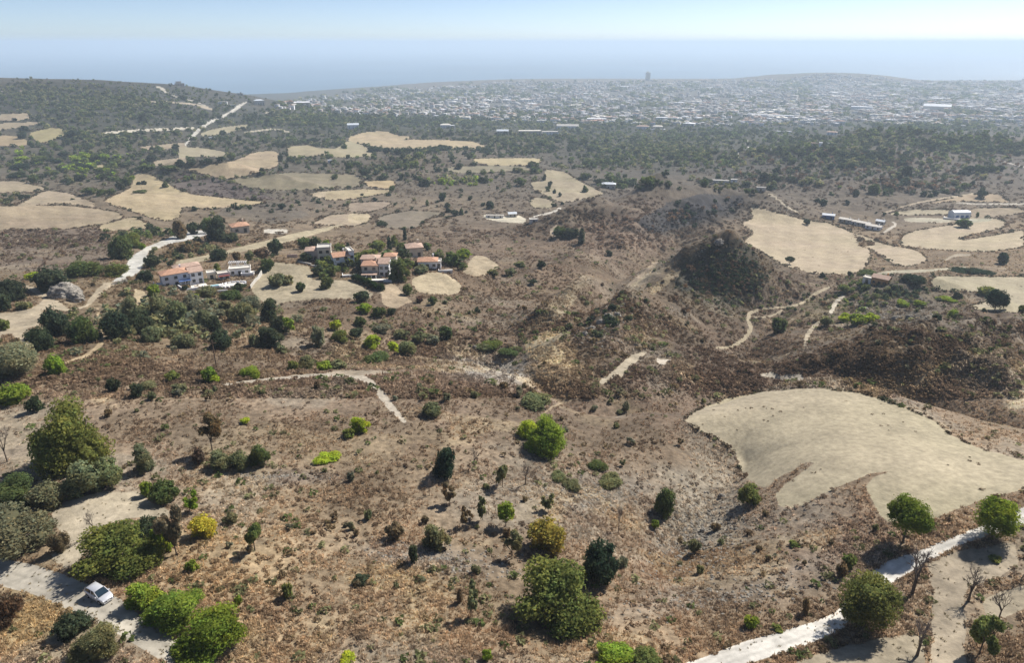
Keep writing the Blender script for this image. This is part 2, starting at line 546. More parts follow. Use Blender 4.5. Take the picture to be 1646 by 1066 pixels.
# ------------------------------------------------------------------ ground cover (what grows or lies where)
C_FORE = (.215, .155, .102)
COVER = [  # px, py, rx, ry, angle deg, colour, weight
 (820,700,1400,300,0,(.20,.148,.102),1),
 (1250,560,500,110,0,(.125,.090,.068),.85),
 (1500,560,260,80,0,(.155,.115,.082),.7),
 (1000,640,300,90,0,(.125,.09,.068),.6),
 (650,620,340,70,0,(.17,.125,.095),.6),
 (180,700,260,120,0,(.17,.128,.095),.6),
 (1250,880,200,90,0,(.17,.128,.10),.8),
 (520,900,260,150,0,(.24,.18,.12),.7),
 (350,900,120,80,0,(.30,.22,.13),.5),
 (60,1000,110,60,0,(.26,.20,.11),.7),
 (880,800,190,80,0,(.19,.15,.115),.7),
 (1130,820,75,90,30,(.27,.235,.19),.75),
 (1150,900,130,26,-10,(.15,.095,.06),.6),
 (1200,940,220,26,-12,(.23,.19,.155),.6),
 (970,790,90,35,0,(.22,.19,.16),.6),
 (430,765,120,12,0,(.16,.13,.11),.7),
 (700,895,120,22,8,(.26,.22,.19),.6),
 (790,590,80,24,3,(.25,.225,.20),.95),
 (650,330,900,70,0,(.20,.152,.108),.85),
 (900,410,300,60,0,(.145,.105,.08),.8),
 (650,510,240,60,0,(.15,.11,.083),.7),
 (330,330,60,28,0,(.10,.08,.06),.0),
 (370,300,140,26,12,(.115,.09,.072),.9),
 (250,500,130,50,0,(.12,.10,.07),.5),
 (450,295,200,24,0,(.19,.155,.115),.8),
 (1000,340,100,35,-20,(.14,.10,.075),.8),
 (1165,445,95,60,0,(.075,.066,.047),.95),
 (1290,470,70,40,0,(.13,.095,.07),.7),
 (950,570,90,24,-20,(.30,.235,.155),.75),
 (900,490,60,12,-40,(.24,.20,.14),.7),
 (1040,450,50,9,-40,(.27,.23,.18),.8),
 (980,545,60,18,0,(.13,.10,.085),.6),
 (1440,480,90,35,0,(.12,.10,.085),.7),
 (1560,520,130,40,0,(.12,.088,.07),.6),
 (1330,500,40,18,0,(.14,.13,.07),.5),
 (1480,600,140,12,-18,(.24,.185,.115),.75),
 (1410,600,60,14,-50,(.21,.15,.095),.7),
 (1600,600,60,10,-14,(.26,.21,.14),.7),
 (1636,642,22,12,-20,(.42,.36,.26),.9),
 (1300,300,500,50,0,(.135,.105,.08),.8),
 (1500,240,260,60,0,(.115,.09,.07),.8),
 (1050,235,240,45,0,(.075,.07,.05),.9),
 (850,290,200,30,0,(.15,.12,.09),.6),
 (1250,230,160,30,0,(.08,.078,.05),.7),
 (820,350,420,14,0,(.16,.125,.095),.4),
 (200,225,420,80,0,(.10,.088,.062),.8),
 (180,160,330,45,0,(.055,.055,.042),.95),
 (330,180,120,26,0,(.075,.06,.05),.7),
 (500,215,260,45,0,(.13,.11,.08),.7),
 (900,195,700,26,0,(.05,.055,.035),.9),
 (1100,160,900,30,0,(.13,.125,.11),.7),
 (1400,205,340,16,0,(.07,.065,.05),.7),
 (480,145,90,10,0,(.10,.10,.08),.6),
 (1340,118,110,8,0,(.14,.13,.10),.8),
 (1250,265,120,25,0,(.09,.075,.06),.6),
 (1110,345,95,24,-14,(.032,.028,.03),.95),
 (1010,345,70,30,-20,(.15,.105,.078),.6),
 (60,420,120,50,0,(.17,.14,.105),.5),
 (350,720,60,30,0,(.12,.10,.07),.5),
 (1470,980,200,60,0,(.22,.175,.13),.6),
]

COVERPOLY = [
 ([(1018,377),(1030,352),(1075,326),(1120,312),(1190,313),(1198,325),(1140,345),(1100,366),(1060,374)], (.028,.026,.030), .9),
 ([(1152,388),(1190,384),(1215,408),(1236,448),(1232,480),(1190,493),(1160,485),(1130,466),(1092,468),(1082,446),(1108,414),(1138,396)], (.036,.034,.026), .92),
 ([(848,575),(843,548),(882,532),(900,530),(922,542),(912,565),(898,585),(866,582)], (.30,.245,.165), .85),
 ([(875,522),(905,492),(922,472),(930,478),(905,508),(890,524)], (.27,.225,.16), .7),
 ([(1012,458),(1030,440),(1052,420),(1058,424),(1040,446),(1020,464)], (.30,.245,.17), .8),
 ([(1040,470),(1062,450),(1092,430),(1096,436),(1072,458),(1050,474)], (.24,.19,.125), .7),
 ([(930,600),(925,560),(960,530),(1010,540),(1030,560),(1000,585),(970,605)], (.085,.062,.046), .7),
 ([(737,575),(785,570),(830,582),(868,598),(845,606),(800,610),(755,606),(740,592)], (.235,.215,.195), .85),
 ([(284,274),(340,283),(368,289),(408,307),(444,320),(408,320),(350,317),(312,314),(280,300)], (.085,.066,.062), .85),
 ([(1040,905),(1090,885),(1180,880),(1230,890),(1170,915),(1090,935),(1040,930)], (.15,.098,.062), .7),
 ([(1380,470),(1420,440),(1470,446),(1510,470),(1540,490),(1490,512),(1420,530),(1380,520)], (.085,.072,.056), .7),
 ([(1040,370),(1010,345),(940,360),(900,392),(960,420),(1030,410),(1090,385)], (.165,.12,.09), .6),
 ([(1370,618),(1400,575),(1440,560),(1470,580),(1440,600),(1400,625)], (.16,.115,.075), .5),
 ([(1200,480),(1240,450),(1290,462),(1310,478),(1270,492),(1225,500)], (.13,.10,.078), .7),
 ([(360,325),(450,325),(500,345),(440,362),(350,345)], (.09,.078,.066), .6),
 ([(0,360),(80,352),(170,372),(180,430),(90,440),(0,430)], (.11,.085,.072), .6),
]

def cover_color(px, py, X, Y):
    wx = px + 14 * fbm(X / 30, Y / 30, 40, 3) * np.clip(np.abs(py - 60) / 300, .1, 1)
    wy = py + 10 * fbm(X / 30 + 50, Y / 30, 44, 3) * np.clip(np.abs(py - 60) / 300, .1, 1)
    c = np.empty(px.shape + (3,)); c[:] = C_FORE
    for cx, cy, rx, ry, an, col, wt in COVER:
        t = math.radians(an); dx = wx - cx; dy = wy - cy
        a = (dx * math.cos(t) + dy * math.sin(t)) / rx; b = (-dx * math.sin(t) + dy * math.cos(t)) / ry
        q = a * a + b * b
        k = wt * np.exp(-q ** 2 * 0.8)
        c = c * (1 - k[..., None]) + np.array(col) * k[..., None]
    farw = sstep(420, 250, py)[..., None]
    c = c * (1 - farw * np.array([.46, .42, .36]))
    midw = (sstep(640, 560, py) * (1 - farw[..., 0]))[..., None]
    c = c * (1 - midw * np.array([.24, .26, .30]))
    for pts, col, wt in COVERPOLY:
        xs = [p[0] for p in pts]; ys = [p[1] for p in pts]
        m = (wx > min(xs) - 4) & (wx < max(xs) + 4) & (wy > min(ys) - 4) & (wy < max(ys) + 4)
        if not m.any(): continue
        e1 = 5 * fbm(X[m] / 8, Y[m] / 8, 171, 3) * np.clip(py[m] / 500, .2, 1)
        ins = in_poly(px[m] + e1, py[m] + e1 * .6, pts)
        cm = c[m]; cm[ins] = cm[ins] * (1 - wt) + np.array(col) * wt; c[m] = cm
    # patches of straw, bare grey soil and dark low growth
    n1 = fbm(X / 17, Y / 13, 141, 4); n2 = fbm(X / 24 + 40, Y / 20, 151, 4); n3 = fbm(X / 9, Y / 9, 161, 3)
    nearw = np.clip((py - 330) / 200, 0.25, 1)
    for nn, lo, col, wt in ((n1, .12, (.30, .235, .15), .45), (n2, .18, (.24, .205, .165), .5), (-n2, .16, (.125, .093, .064), .55), (n3, .25, (.17, .115, .075), .3)):
        k = wt * nearw * sstep(lo, lo + .22, nn)
        lum = (c.mean(-1, keepdims=True) / .157) ** .5
        c = c * (1 - k[..., None]) + np.array(col) * lum * k[..., None]
    return c

# ------------------------------------------------------------------ regions: fields, roads, tracks, clearings (photograph pixels)
def c1(pts): return [(x / 2.39, 620 + y / 2.39) for x, y in pts]
def c4(pts): return [(1200 + x / 2.39, 620 + y / 2.39) for x, y in pts]
def r1(pts): return [(x / 2.993, 60 + y / 2.993) for x, y in pts]
def r2(pts): return [(550 + x / 2.993, 60 + y / 2.993) for x, y in pts]
def r3(pts): return [(1100 + x / 3.015, 60 + y / 3.015) for x, y in pts]
def r4(pts): return [(x / 2.993, 330 + y / 2.993) for x, y in pts]
def r5(pts): return [(550 + x / 2.993, 330 + y / 2.993) for x, y in pts]
def r6(pts): return [(1100 + x / 3.015, 330 + y / 3.015) for x, y in pts]
def r7(pts): return [(480 + x / 5.487, 370 + y / 5.487) for x, y in pts]
def s2(pts): return [(280 + x / 5.487, 150 + y / 5.487) for x, y in pts]
def s1(pts): return [(x / 5.487, 150 + y / 5.487) for x, y in pts]
def s3(pts): return [(560 + x / 5.487, 180 + y / 5.487) for x, y in pts]
def s4(pts): return [(840 + x / 5.487, 180 + y / 5.487) for x, y in pts]
def s5(pts): return [(1120 + x / 5.487, 180 + y / 5.487) for x, y in pts]
def s6(pts): return [(1360 + x / 5.612, 180 + y / 5.612) for x, y in pts]
TAN = (.475, .385, .28); TAN2 = (.38, .305, .225); TANG = (.30, .255, .185); PALE = (.50, .44, .34); WHITE = (.66, .62, .54)
FIELD = 'field'; ROAD = 'road'; TRACK = 'track'
REG = [  # (object name, material, kind 'P' polygon / 'B' band, data, colour, edge noise px, group)
 ('stubble_field', FIELD, 'P', [(1097,676),(1130,656),(1180,638),(1240,628),(1310,624),(1380,632),(1440,650),(1500,675),(1526,699),(1560,716),(1646,741),(2100,830),(2100,870),(1646,787),(1618,792),(1556,812),(1493,838),(1430,842),(1415,829),(1401,804),(1390,783),(1400,771),(1430,756),(1388,765),(1338,787),(1300,808),(1275,817),(1254,815),(1242,796),(1262,779),(1311,745),(1300,743),(1255,765),(1229,786),(1200,770),(1187,752),(1182,728),(1160,710),(1120,692)], (.455,.388,.285), 3),
 ('harvested_field', FIELD, 'P', r6([(318,8),(450,35),(600,75),(700,88),(790,122),(830,150),(850,200),(895,212),(903,250),(870,310),(800,336),(620,332),(480,290),(400,240),(330,200),(285,170),(345,132),(275,90),(335,60)]), TAN, 1.5),
 ('harvested_field', FIELD, 'P', r6([(800,128),(900,160),(965,190),(1100,212),(1150,235),(1178,265),(1100,297),(1020,290),(960,250),(905,212),(870,200),(930,192),(860,160)]), TAN, 1),
 ('harvested_field', FIELD, 'P', r6([(1045,170),(1065,145),(1130,120),(1300,95),(1400,80),(1520,63),(1556,85),(1540,112),(1400,140),(1332,162),(1350,172),(1550,138),(1646,120),(1646,200),(1560,214),(1480,226),(1330,220),(1180,212),(1080,205),(1050,190)]), TAN, 1),
 ('harvested_field', FIELD, 'P', r6([(1188,370),(1215,345),(1300,345),(2100,352),(2100,540),(1646,522),(1540,520),(1440,512),(1378,490),(1460,470),(1440,420),(1270,415),(1215,400)]), (.42,.36,.26), 1),
 ('ploughed_field', FIELD, 'P', s2([(80,665),(400,625),(560,585),(700,520),(860,505),(915,520),(920,640),(780,690),(560,740),(460,750),(330,730)]), (.44,.34,.235), .8),
 ('ploughed_field', FIELD, 'P', r1([(640,645),(720,660),(800,700),(860,735),(930,757),(1270,792),(1278,800),(1000,828),(880,812),(860,870),(800,885),(740,872),(560,812),(500,785),(620,732),(640,690)]), (.45,.355,.235), .8),
 ('ploughed_field', FIELD, 'P', r1([(60,820),(100,800),(220,735),(330,750),(462,800),(445,818),(300,795)]), TAN2, .8),
 ('ploughed_field', FIELD, 'P', r1([(-400,820),(280,808),(400,818),(560,840),(600,865),(500,898),(300,925),(-400,930)]), (.36,.285,.205), 1),
 ('ploughed_field', FIELD, 'P', r1([(480,905),(640,862),(720,900),(690,925),(480,935)]), (.40,.32,.22), .8),
 ('ploughed_field', FIELD, 'P', r1([(-300,700),(100,690),(215,725),(210,740),(120,745),(-300,760)]), TAN2, .8),
 ('ploughed_field', FIELD, 'P', s2([(1180,890),(1280,868),(1646,845),(1646,915),(1400,925),(1250,915)]), TAN, .6),
 ('ploughed_field', FIELD, 'P', r2([(-60,855),(0,850),(150,860),(120,890),(60,910),(-150,900)]), TAN2, .6),
 ('ploughed_field', FIELD, 'P', s2([(480,760),(1000,700),(1180,700),(1640,720),(1640,830),(1150,850),(840,860),(640,830)]), (.255,.215,.15), 1.2),
 ('ploughed_field', FIELD, 'P', s2([(1000,470),(1200,455),(1260,480),(1480,490),(1640,480),(1640,570),(1400,560),(1300,540),(1200,560),(1030,580),(1000,540)]), (.38,.32,.21), .8),
 ('ploughed_field', FIELD, 'P', s2([(40,470),(250,480),(470,520),(460,560),(100,560),(40,600)]), (.40,.34,.24), .7),
 ('ploughed_field', FIELD, 'P', s2([(360,310),(640,270),(640,310),(480,350),(250,380),(230,350)]), (.38,.33,.23), .6),
 ('ploughed_field', FIELD, 'P', s3([(0,220),(150,175),(320,165),(420,200),(560,220),(540,240),(380,240),(1060,250),(1190,290),(1220,330),(1000,325),(800,320),(500,330),(330,325),(200,300),(0,260)]), (.47,.37,.245), .7),
 ('ploughed_field', FIELD, 'P', s3([(0,250),(150,300),(250,390),(0,400),(-120,330)]), (.40,.34,.23), .7),
 ('ploughed_field', FIELD, 'P', s3([(1100,410),(1640,405),(1720,420),(1640,470),(1300,470),(1120,450)]), (.46,.38,.24), .6),
 ('ploughed_field', FIELD, 'P', s3([(860,490),(1200,470),(1640,480),(1600,510),(1100,540),(900,535)]), (.30,.26,.19), .6),
 ('ploughed_field', FIELD, 'P', s3([(130,610),(390,600),(420,650),(380,680),(180,660)]), (.46,.35,.22), .5),
 ('ploughed_field', FIELD, 'P', s3([(-200,700),(100,680),(400,690),(330,720),(0,770),(-200,780)]), (.42,.34,.225), .5),
 ('ploughed_field', FIELD, 'P', s3([(0,800),(380,790),(340,840),(180,880),(0,880)]), (.33,.26,.20), .8),
 ('ploughed_field', FIELD, 'P', s3([(0,893),(190,900),(200,940),(160,985),(0,980)]), (.46,.38,.26), .5),
 ('ploughed_field', FIELD, 'P', s3([(250,930),(520,870),(760,880),(850,900),(700,940),(600,1030),(280,1020)]), (.235,.195,.15), 1),
 ('ploughed_field', FIELD, 'P', s4([(190,510),(360,520),(500,610),(640,680),(720,720),(600,755),(440,790),(340,800),(100,690),(70,620),(200,600)]), (.38,.315,.225), .8),
 ('ploughed_field', FIELD, 'P', s4([(90,760),(180,755),(290,800),(260,850),(110,850),(60,810)]), (.38,.315,.225), .6),
 ('terrace_field', FIELD, 'P', s1([(-200,200),(230,170),(270,205),(240,235),(-200,235)]), TAN2, .6),
 ('terrace_field', FIELD, 'P', s1([(-200,270),(330,250),(370,262),(180,300),(-200,350)]), TAN2, .6),
 ('terrace_field', FIELD, 'P', s1([(-200,375),(150,370),(250,420),(240,465),(-200,465)]), (.38,.29,.19), .6),
 ('terrace_field', FIELD, 'P', s1([(250,350),(430,300),(560,310),(560,380),(420,440),(330,430)]), (.37,.31,.18), .8),
 ('terrace_field', FIELD, 'P', s1([(800,620),(920,630),(930,680),(840,690)]), (.45,.37,.24), .5),
 ('terrace_field', FIELD, 'P', s1([(1240,470),(1646,430),(1646,480),(1250,500)]), TAN2, .4),
 ('terrace_field', FIELD, 'P', s1([(1340,600),(1646,560),(1646,620),(1380,645)]), TAN2, .5),
 ('terrace_field', FIELD, 'P', s6([(1380,745),(1180,735)][::-1]+[(1450,800),(1480,815),(1000,805),(700,830)]), (.38,.29,.20), .4),
 ('terrace_field', FIELD, 'P', s6([(560,880),(940,885),(960,930),(560,930),(380,920)]), (.42,.36,.26), .5),
 ('terrace_field', FIELD, 'P', s6([(1120,870),(1500,860),(1605,880),(1605,910),(1300,950),(1100,970)]), (.35,.28,.20), .5),
 ('bare_yard', TRACK, 'P', s6([(520,950),(900,960),(1000,975),(900,1000),(540,990)]), (.45,.41,.31), .5),
 ('bare_yard', TRACK, 'P', s6([(1000,965),(1330,955),(1300,985),(1110,1000)]), (.44,.41,.30), .4),
 ('bare_yard', TRACK, 'P', c1([(200,490),(250,450),(330,425),(400,408),(540,408),(575,450),(650,480),(640,505),(520,505),(420,530),(350,600),(300,680),(255,705),(190,660),(260,600),(210,540)]), (.42,.365,.27), 3),
 ('bare_yard', TRACK, 'P', r4([(0,520),(140,500),(190,470),(215,455),(100,380),(180,400),(240,430),(330,500),(400,490),(470,400),(510,365),(560,375),(520,400),(420,490),(330,510),(215,500),(215,560),(150,600),(160,700),(110,690),(60,620),(0,640),(-400,640),(-400,520)]), (.42,.355,.255), 2),
 ('bare_yard', TRACK, 'P', r4([(645,402),(690,410),(722,460),(655,490),(640,450)]), (.48,.39,.25), 1),
 ('bare_yard', TRACK, 'P', r4([(850,290),(840,270),(1000,238),(1280,170),(1390,140),(1646,90),(1646,100),(1420,170),(1300,200),(1110,232),(990,265),(900,290)]), (.43,.37,.25), 1),
 ('bare_yard', TRACK, 'P', r4([(1200,390),(1235,340),(1300,270),(1480,290),(1500,310),(1500,400),(1620,425),(1560,452),(1380,462),(1330,482),(1240,455)]), (.40,.345,.24), 1.2),
 ('bare_yard', TRACK, 'P', r7([(60,520),(120,430),(300,440),(480,450),(560,500),(660,560),(640,600),(490,605),(350,605),(150,605),(80,570)]), (.36,.31,.22), 1),
 ('bare_yard', TRACK, 'P', r7([(720,520),(810,460),(870,500),(930,570),(1000,632),(940,650),(880,690),(800,690),(740,645)]), (.40,.32,.22), 1),
 ('bare_yard', TRACK, 'P', r7([(1000,430),(1120,372),(1290,378),(1440,480),(1425,545),(1350,572),(1070,555),(1000,480)]), (.46,.385,.26), 1),
 ('bare_yard', TRACK, 'P', r7([(1440,375),(1545,225),(1640,230),(1760,300),(1760,330),(1646,400),(1550,405)]), (.42,.345,.235), 1),
 ('bare_yard', TRACK, 'P', r2([(680,852),(760,862),(850,855),(885,875),(880,895),(760,888),(680,870)]), (.60,.55,.43), .5),
 ('bare_yard', TRACK, 'P', c4([(690,690),(760,650),(830,630),(1030,600),(1040,690),(960,745),(900,760),(850,770),(830,850),(850,900),(840,1010),(850,1090),(700,1090),(720,960),(710,860),(720,790)]), (.43,.365,.27), 3),
 ('bare_yard', TRACK, 'P', c4([(900,830),(980,790),(1100,760),(1500,740),(1500,830),(1100,840),(960,910),(930,910)]), (.40,.345,.25), 3),
 ('bare_yard', TRACK, 'P', c4([(180,1066),(400,1000),(600,960),(690,960),(690,1090),(200,1090)]), (.36,.31,.225), 4),
 ('eroded_bank', TRACK, 'P', [(958,615),(985,597),(998,585),(1010,572),(1040,565),(1034,575),(1018,585),(1002,602),(999,607),(992,604),(970,618)], (.44,.38,.28), 1.5),
 ('eroded_bank', TRACK, 'P', r5([(1505,735),(1540,745),(1610,738),(1560,755),(1550,775),(1520,770)]), (.55,.49,.40), 1),
 ('eroded_bank', TRACK, 'P', r6([(365,820),(420,805),(480,825),(560,815),(590,850),(520,855),(420,835),(375,835)]), (.52,.47,.38), 1.2),
 ('eroded_bank', TRACK, 'P', r6([(700,520),(705,490),(760,430),(780,440),(740,480),(715,530)]), (.55,.50,.40), .8),
 ('eroded_bank', TRACK, 'P', r5([(1000,110),(1030,95),(1060,115),(1050,150),(1005,150)]), (.46,.38,.28), .8),
 ('eroded_bank', TRACK, 'P', r5([(1340,420),(1400,360),(1510,270),(1520,275),(1440,350),(1375,395)]), (.36,.29,.21), 1),
 ('concrete_road', ROAD, 'P', c1([(-700,440),(0,665),(140,690),(280,740),(450,810),(560,900),(700,990),(830,1066),(1000,1170),(800,1170),(640,1066),(560,1020),(450,950),(300,880),(150,810),(0,770),(-700,560)]), (.52,.48,.40), 1.2),
 ('gravel_road', ROAD, 'P', c4([(1500,395),(1066,468),(1020,487),(880,547),(690,622),(640,642),(540,672),(455,737),(350,872),(250,912),(150,942),(0,982),(-150,1040),(-300,1090),(-60,1090),(200,1010),(370,940),(440,850),(500,785),(560,758),(690,678),(800,620),(900,585),(1030,545),(1066,530),(1500,480)]), (.76,.73,.66), 1.3),
 ('footpath', TRACK, 'B', ([(355,619),(440,609),(540,602),(575,604),(600,618),(618,640),(632,660),(650,677)], [4,6.5,8,10,12,12,11,6]), (.47,.42,.34), 1.2),
 ('footpath', TRACK, 'P', r5([(-60,800),(60,790),(250,800),(200,815),(60,822),(-60,812)]), (.38,.32,.24), 1),
 ('dirt_track', TRACK, 'B', (r4([(200,785),(330,760),(420,725),(470,690),(500,640),(488,580),(470,500)]), [5,7,8,8,10,7,4]), (.42,.33,.21), .8),
 ('dirt_track', TRACK, 'B', (r6([(160,692),(220,688),(280,660),(315,620),(325,590),(310,560),(308,525),(350,510),(420,497),(540,490),(600,455),(640,425),(700,398)]), [3,5,6,6,7,6,6,5,3,4,5,5,4]), (.40,.34,.235), .7),
 ('dirt_track', TRACK, 'B', (r6([(585,680),(590,640),(620,595),(660,560)]), [5,7,7,5]), (.42,.36,.26), .7),
 ('dirt_track', TRACK, 'B', (r6([(300,540),(420,545),(480,500),(450,535),(560,560)]), [2,3,3,2,2]), (.40,.34,.24), .7),
 ('dirt_track', TRACK, 'B', (r6([(930,335),(1000,322),(1150,320),(1360,300)]), [3,5,5,2]), (.44,.40,.29), .5),
 ('dirt_track', TRACK, 'B', (r6([(1260,270),(1310,240),(1385,240)]), [2,5,3]), (.40,.34,.25), .5),
 ('dirt_track', TRACK, 'B', (r6([(1110,885),(1150,840),(1200,800),(1300,765),(1420,735),(1530,712)]), [6,7,5,4,4,3]), (.30,.24,.155), 1.5),
 ('dirt_track', TRACK, 'B', (s5([(640,720),(720,770),(800,840),(900,890)]), [3,3,3,2]), (.46,.40,.30), .3),
 ('dirt_track', TRACK, 'B', (s4([(100,920),(270,885),(330,850)]), [2,3,4]), (.60,.56,.48), .2),
 ('dirt_track', TRACK, 'B', (s6([(330,915),(520,850),(700,805),(1000,760),(1150,735)]), [2,2,2,3,2]), (.46,.38,.27), .2),
 ('dirt_track', TRACK, 'B', (s6([(1000,820),(1200,832),(1500,828),(1800,835)]), [1.5,1.5,2.5,2.5]), (.50,.46,.38), .2),
 ('dirt_track', TRACK, 'B', (s6([(1420,445),(1500,470),(1640,500)]), [1,2,2]), (.50,.46,.40), .2),
 ('dirt_track', TRACK, 'B', (r6([(960,135),(1000,110),(1030,95),(1010,80)]), [3,4,4,2]), (.55,.50,.42), .3),
 ('dirt_track', TRACK, 'B', (s5([(370,420),(365,340)]), [2.5,1.5]), (.7,.68,.6), .1),
 ('dirt_track', TRACK, 'B', (s5([(450,325),(452,250)]), [2,1.2]), (.7,.68,.6), .1),
 ('dirt_track', TRACK, 'B', (s5([(250,455),(290,450)]), [3,2]), (.6,.58,.5), .1),
 ('dirt_track', TRACK, 'B', ([(870,668),(895,650),(930,640)], [2,4,2]), (.34,.27,.18), 1),
 ('paved_road', ROAD, 'B', (s2([(100,450),(150,390),(220,320),(330,240),(470,185),(560,120),(640,75)]), [3,5.5,6,4,3,5.5,2]), (.60,.57,.50), .4),
 ('paved_road', ROAD, 'B', (r1([(760,240),(790,250),(800,270),(860,290),(950,310),(1020,345)]), [5,5,3,1.5,1.5,1]), (.50,.46,.38), .3),
 ('paved_road', ROAD, 'B', (r1([(505,460),(700,446),(930,436)]), [3,5,3]), (.62,.57,.46), .3),
 ('paved_road', ROAD, 'B', (r1([(640,322),(720,308),(860,315),(930,320),(1020,345)]), [1.5,3.5,2,3,4]), (.42,.36,.27), .4),
 ('paved_road', ROAD, 'B', (r1([(-100,262),(160,258)]), [2,1.5]), (.34,.28,.22), .3),
 ('paved_road', ROAD, 'B', (s2([(820,170),(930,175),(1060,220)]), [5,2,3]), (.50,.45,.36), .3),
 ('paved_road', ROAD, 'B', (s2([(960,130),(1120,125),(1180,95),(1400,115)]), [1.2,1.5,1.5,1.5]), (.52,.47,.38), .2),
 ('paved_road', ROAD, 'B', (s2([(620,345),(760,325),(900,310),(1010,340)]), [2,2,3,2]), (.50,.45,.34), .3),
 ('driveway', ROAD, 'P', [(180,452),(199,440),(205,420),(217,408),(232,400),(240,418),(228,430),(221,441),(196,450),(184,455)], (.56,.55,.50), .3),
 ('concrete_platform', ROAD, 'P', [(256,390),(276,380),(300,372),(318,370),(338,371),(332,378),(310,384),(292,388),(270,392)], (.58,.57,.53), .4),
 ('bare_yard', TRACK, 'P', [(424,369),(440,368),(464,369),(462,376),(445,375),(425,375)], (.56,.52,.44), .5),
 ('driveway', ROAD, 'P', [(221,409),(232,398),(248,392),(262,386),(273,391),(262,397),(240,402),(236,412)], (.55,.53,.47), .3),
]

def chaikin(pts, it=1):
    P_ = np.array(pts, float)
    for _ in range(it):
        Q = np.roll(P_, -1, axis=0)
        P_ = np.stack([P_ * .86 + Q * .14, P_ * .14 + Q * .86], 1).reshape(-1, 2)
    return [tuple(p) for p in P_]

def smooth_line(pts, wid):
    P_ = np.array([(*p, w_) for p, w_ in zip(pts, wid)], float)
    for _ in range(2):
        Q = np.stack([P_[:-1] * .75 + P_[1:] * .25, P_[:-1] * .25 + P_[1:] * .75], 1).reshape(-1, 3)
        P_ = np.concatenate([P_[:1], Q, P_[-1:]])
    return [tuple(p[:2]) for p in P_], [p[2] for p in P_]
REG = [(nm, mat, ty, chaikin(d_) if ty == 'P' else smooth_line(*d_), col, en) for nm, mat, ty, d_, col, en in REG]

def in_poly(px, py, poly):
    n = len(poly); res = np.zeros(px.shape, bool)
    x = np.array([p[0] for p in poly]); y = np.array([p[1] for p in poly])
    for i in range(n):
        j = (i + 1) % n
        if y[i] == y[j]: continue
        c = ((y[i] > py) != (y[j] > py)) & (px < (x[j] - x[i]) * (py - y[i]) / (y[j] - y[i]) + x[i])
        res ^= c
    return res

def in_band(px, py, pts, wid):
    best = np.full(px.shape, 9.0)
    for i in range(len(pts) - 1):
        ax, ay = pts[i]; bx, by = pts[i + 1]
        L2 = (bx - ax) ** 2 + (by - ay) ** 2
        t = np.clip(((px - ax) * (bx - ax) + (py - ay) * (by - ay)) / L2, 0, 1)
        d = np.hypot(px - ax - t * (bx - ax), py - ay - t * (by - ay))
        best = np.minimum(best, d / ((wid[i] * (1 - t) + wid[i + 1] * t) / 2))
    return best < 1

def region_of(px, py, X, Y):
    """index into REG + 1, 0 for open ground"""
    shp = px.shape; px = px.ravel(); py = py.ravel(); X = X.ravel(); Y = Y.ravel()
    out = np.zeros(len(px), np.int16)
    nx = fbm(X / 3 + 7, Y / 3, 60, 3) + .6 * fbm(X / 22, Y / 22, 65, 2)
    ny = fbm(X / 3, Y / 3 + 31, 70, 3) + .6 * fbm(X / 22 + 9, Y / 22, 75, 2)
    for k, (nm, mat, ty, data, col, en) in enumerate(REG):
        pts = data if ty == 'P' else data[0]
        pad = 3 + en + (0 if ty == 'P' else max(data[1]))
        x0 = min(p[0] for p in pts) - pad; x1 = max(p[0] for p in pts) + pad
        y0 = min(p[1] for p in pts) - pad; y1 = max(p[1] for p in pts) + pad
        idx = np.nonzero((px > x0) & (px < x1) & (py > y0) & (py < y1))[0]
        if not len(idx): continue
        qx = px[idx] + en * nx[idx]; qy = py[idx] + en * .7 * ny[idx]
        r = in_poly(qx, qy, pts) if ty == 'P' else in_band(qx, qy, pts, data[1])
        out[idx[r]] = k + 1
    return out.reshape(shp)

vv, uu = np.meshgrid(V, U, indexing='ij')
GY = np.exp(vv); GX = uu * GY
GPX, GPY, GD = project(GX, GY, H)
fc = lambda a: 0.25 * (a[:-1, :-1] + a[1:, :-1] + a[1:, 1:] + a[:-1, 1:])
FR = region_of(fc(GPX), fc(GPY), fc(GX), fc(GY))
COVERC = np.empty((NR, NC, 3), np.float32)
for i0 in range(0, NR, 100):
    s_ = slice(i0, i0 + 100)
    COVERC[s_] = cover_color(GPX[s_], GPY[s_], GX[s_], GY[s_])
P3 = np.stack([GX, GY, H], -1).reshape(-1, 3)
II = np.arange(NR * NC).reshape(NR, NC)
quads = np.stack([II[:-1, :-1], II[:-1, 1:], II[1:, 1:], II[1:, :-1]], -1).reshape(-1, 4)
FRf = FR.ravel()

def sub_mesh(name, mat, faces, cols, smooth=True):
    used, inv = np.unique(faces.ravel(), return_inverse=True)
    me = np_mesh(name, P3[used], inv.reshape(-1, 4), mat, cols(used), 'cover', smooth)
    return me

RUTS = {'concrete_road': [(-60,905),(0,925),(60,945),(150,962),(235,1003),(300,1045),(350,1085)],
        'gravel_road': [(1120,1078),(1160,1060),(1290,1015),(1345,985),(1400,940),(1440,905),(1500,878),(1560,853),(1646,825)]}
_rw = {k_: [at(*p)[:2] for p in v_] for k_, v_ in RUTS.items()}
def rut_dist(nm, x, y):
    best = np.full(np.shape(x), 99.0); P_ = _rw[nm]
    for (ax, ay), (bx_, by_) in zip(P_[:-1], P_[1:]):
        L2 = (bx_ - ax) ** 2 + (by_ - ay) ** 2
        t = np.clip(((x - ax) * (bx_ - ax) + (y - ay) * (by_ - ay)) / L2, 0, 1)
        best = np.minimum(best, np.hypot(x - ax - t * (bx_ - ax), y - ay - t * (by_ - ay)))
    return best

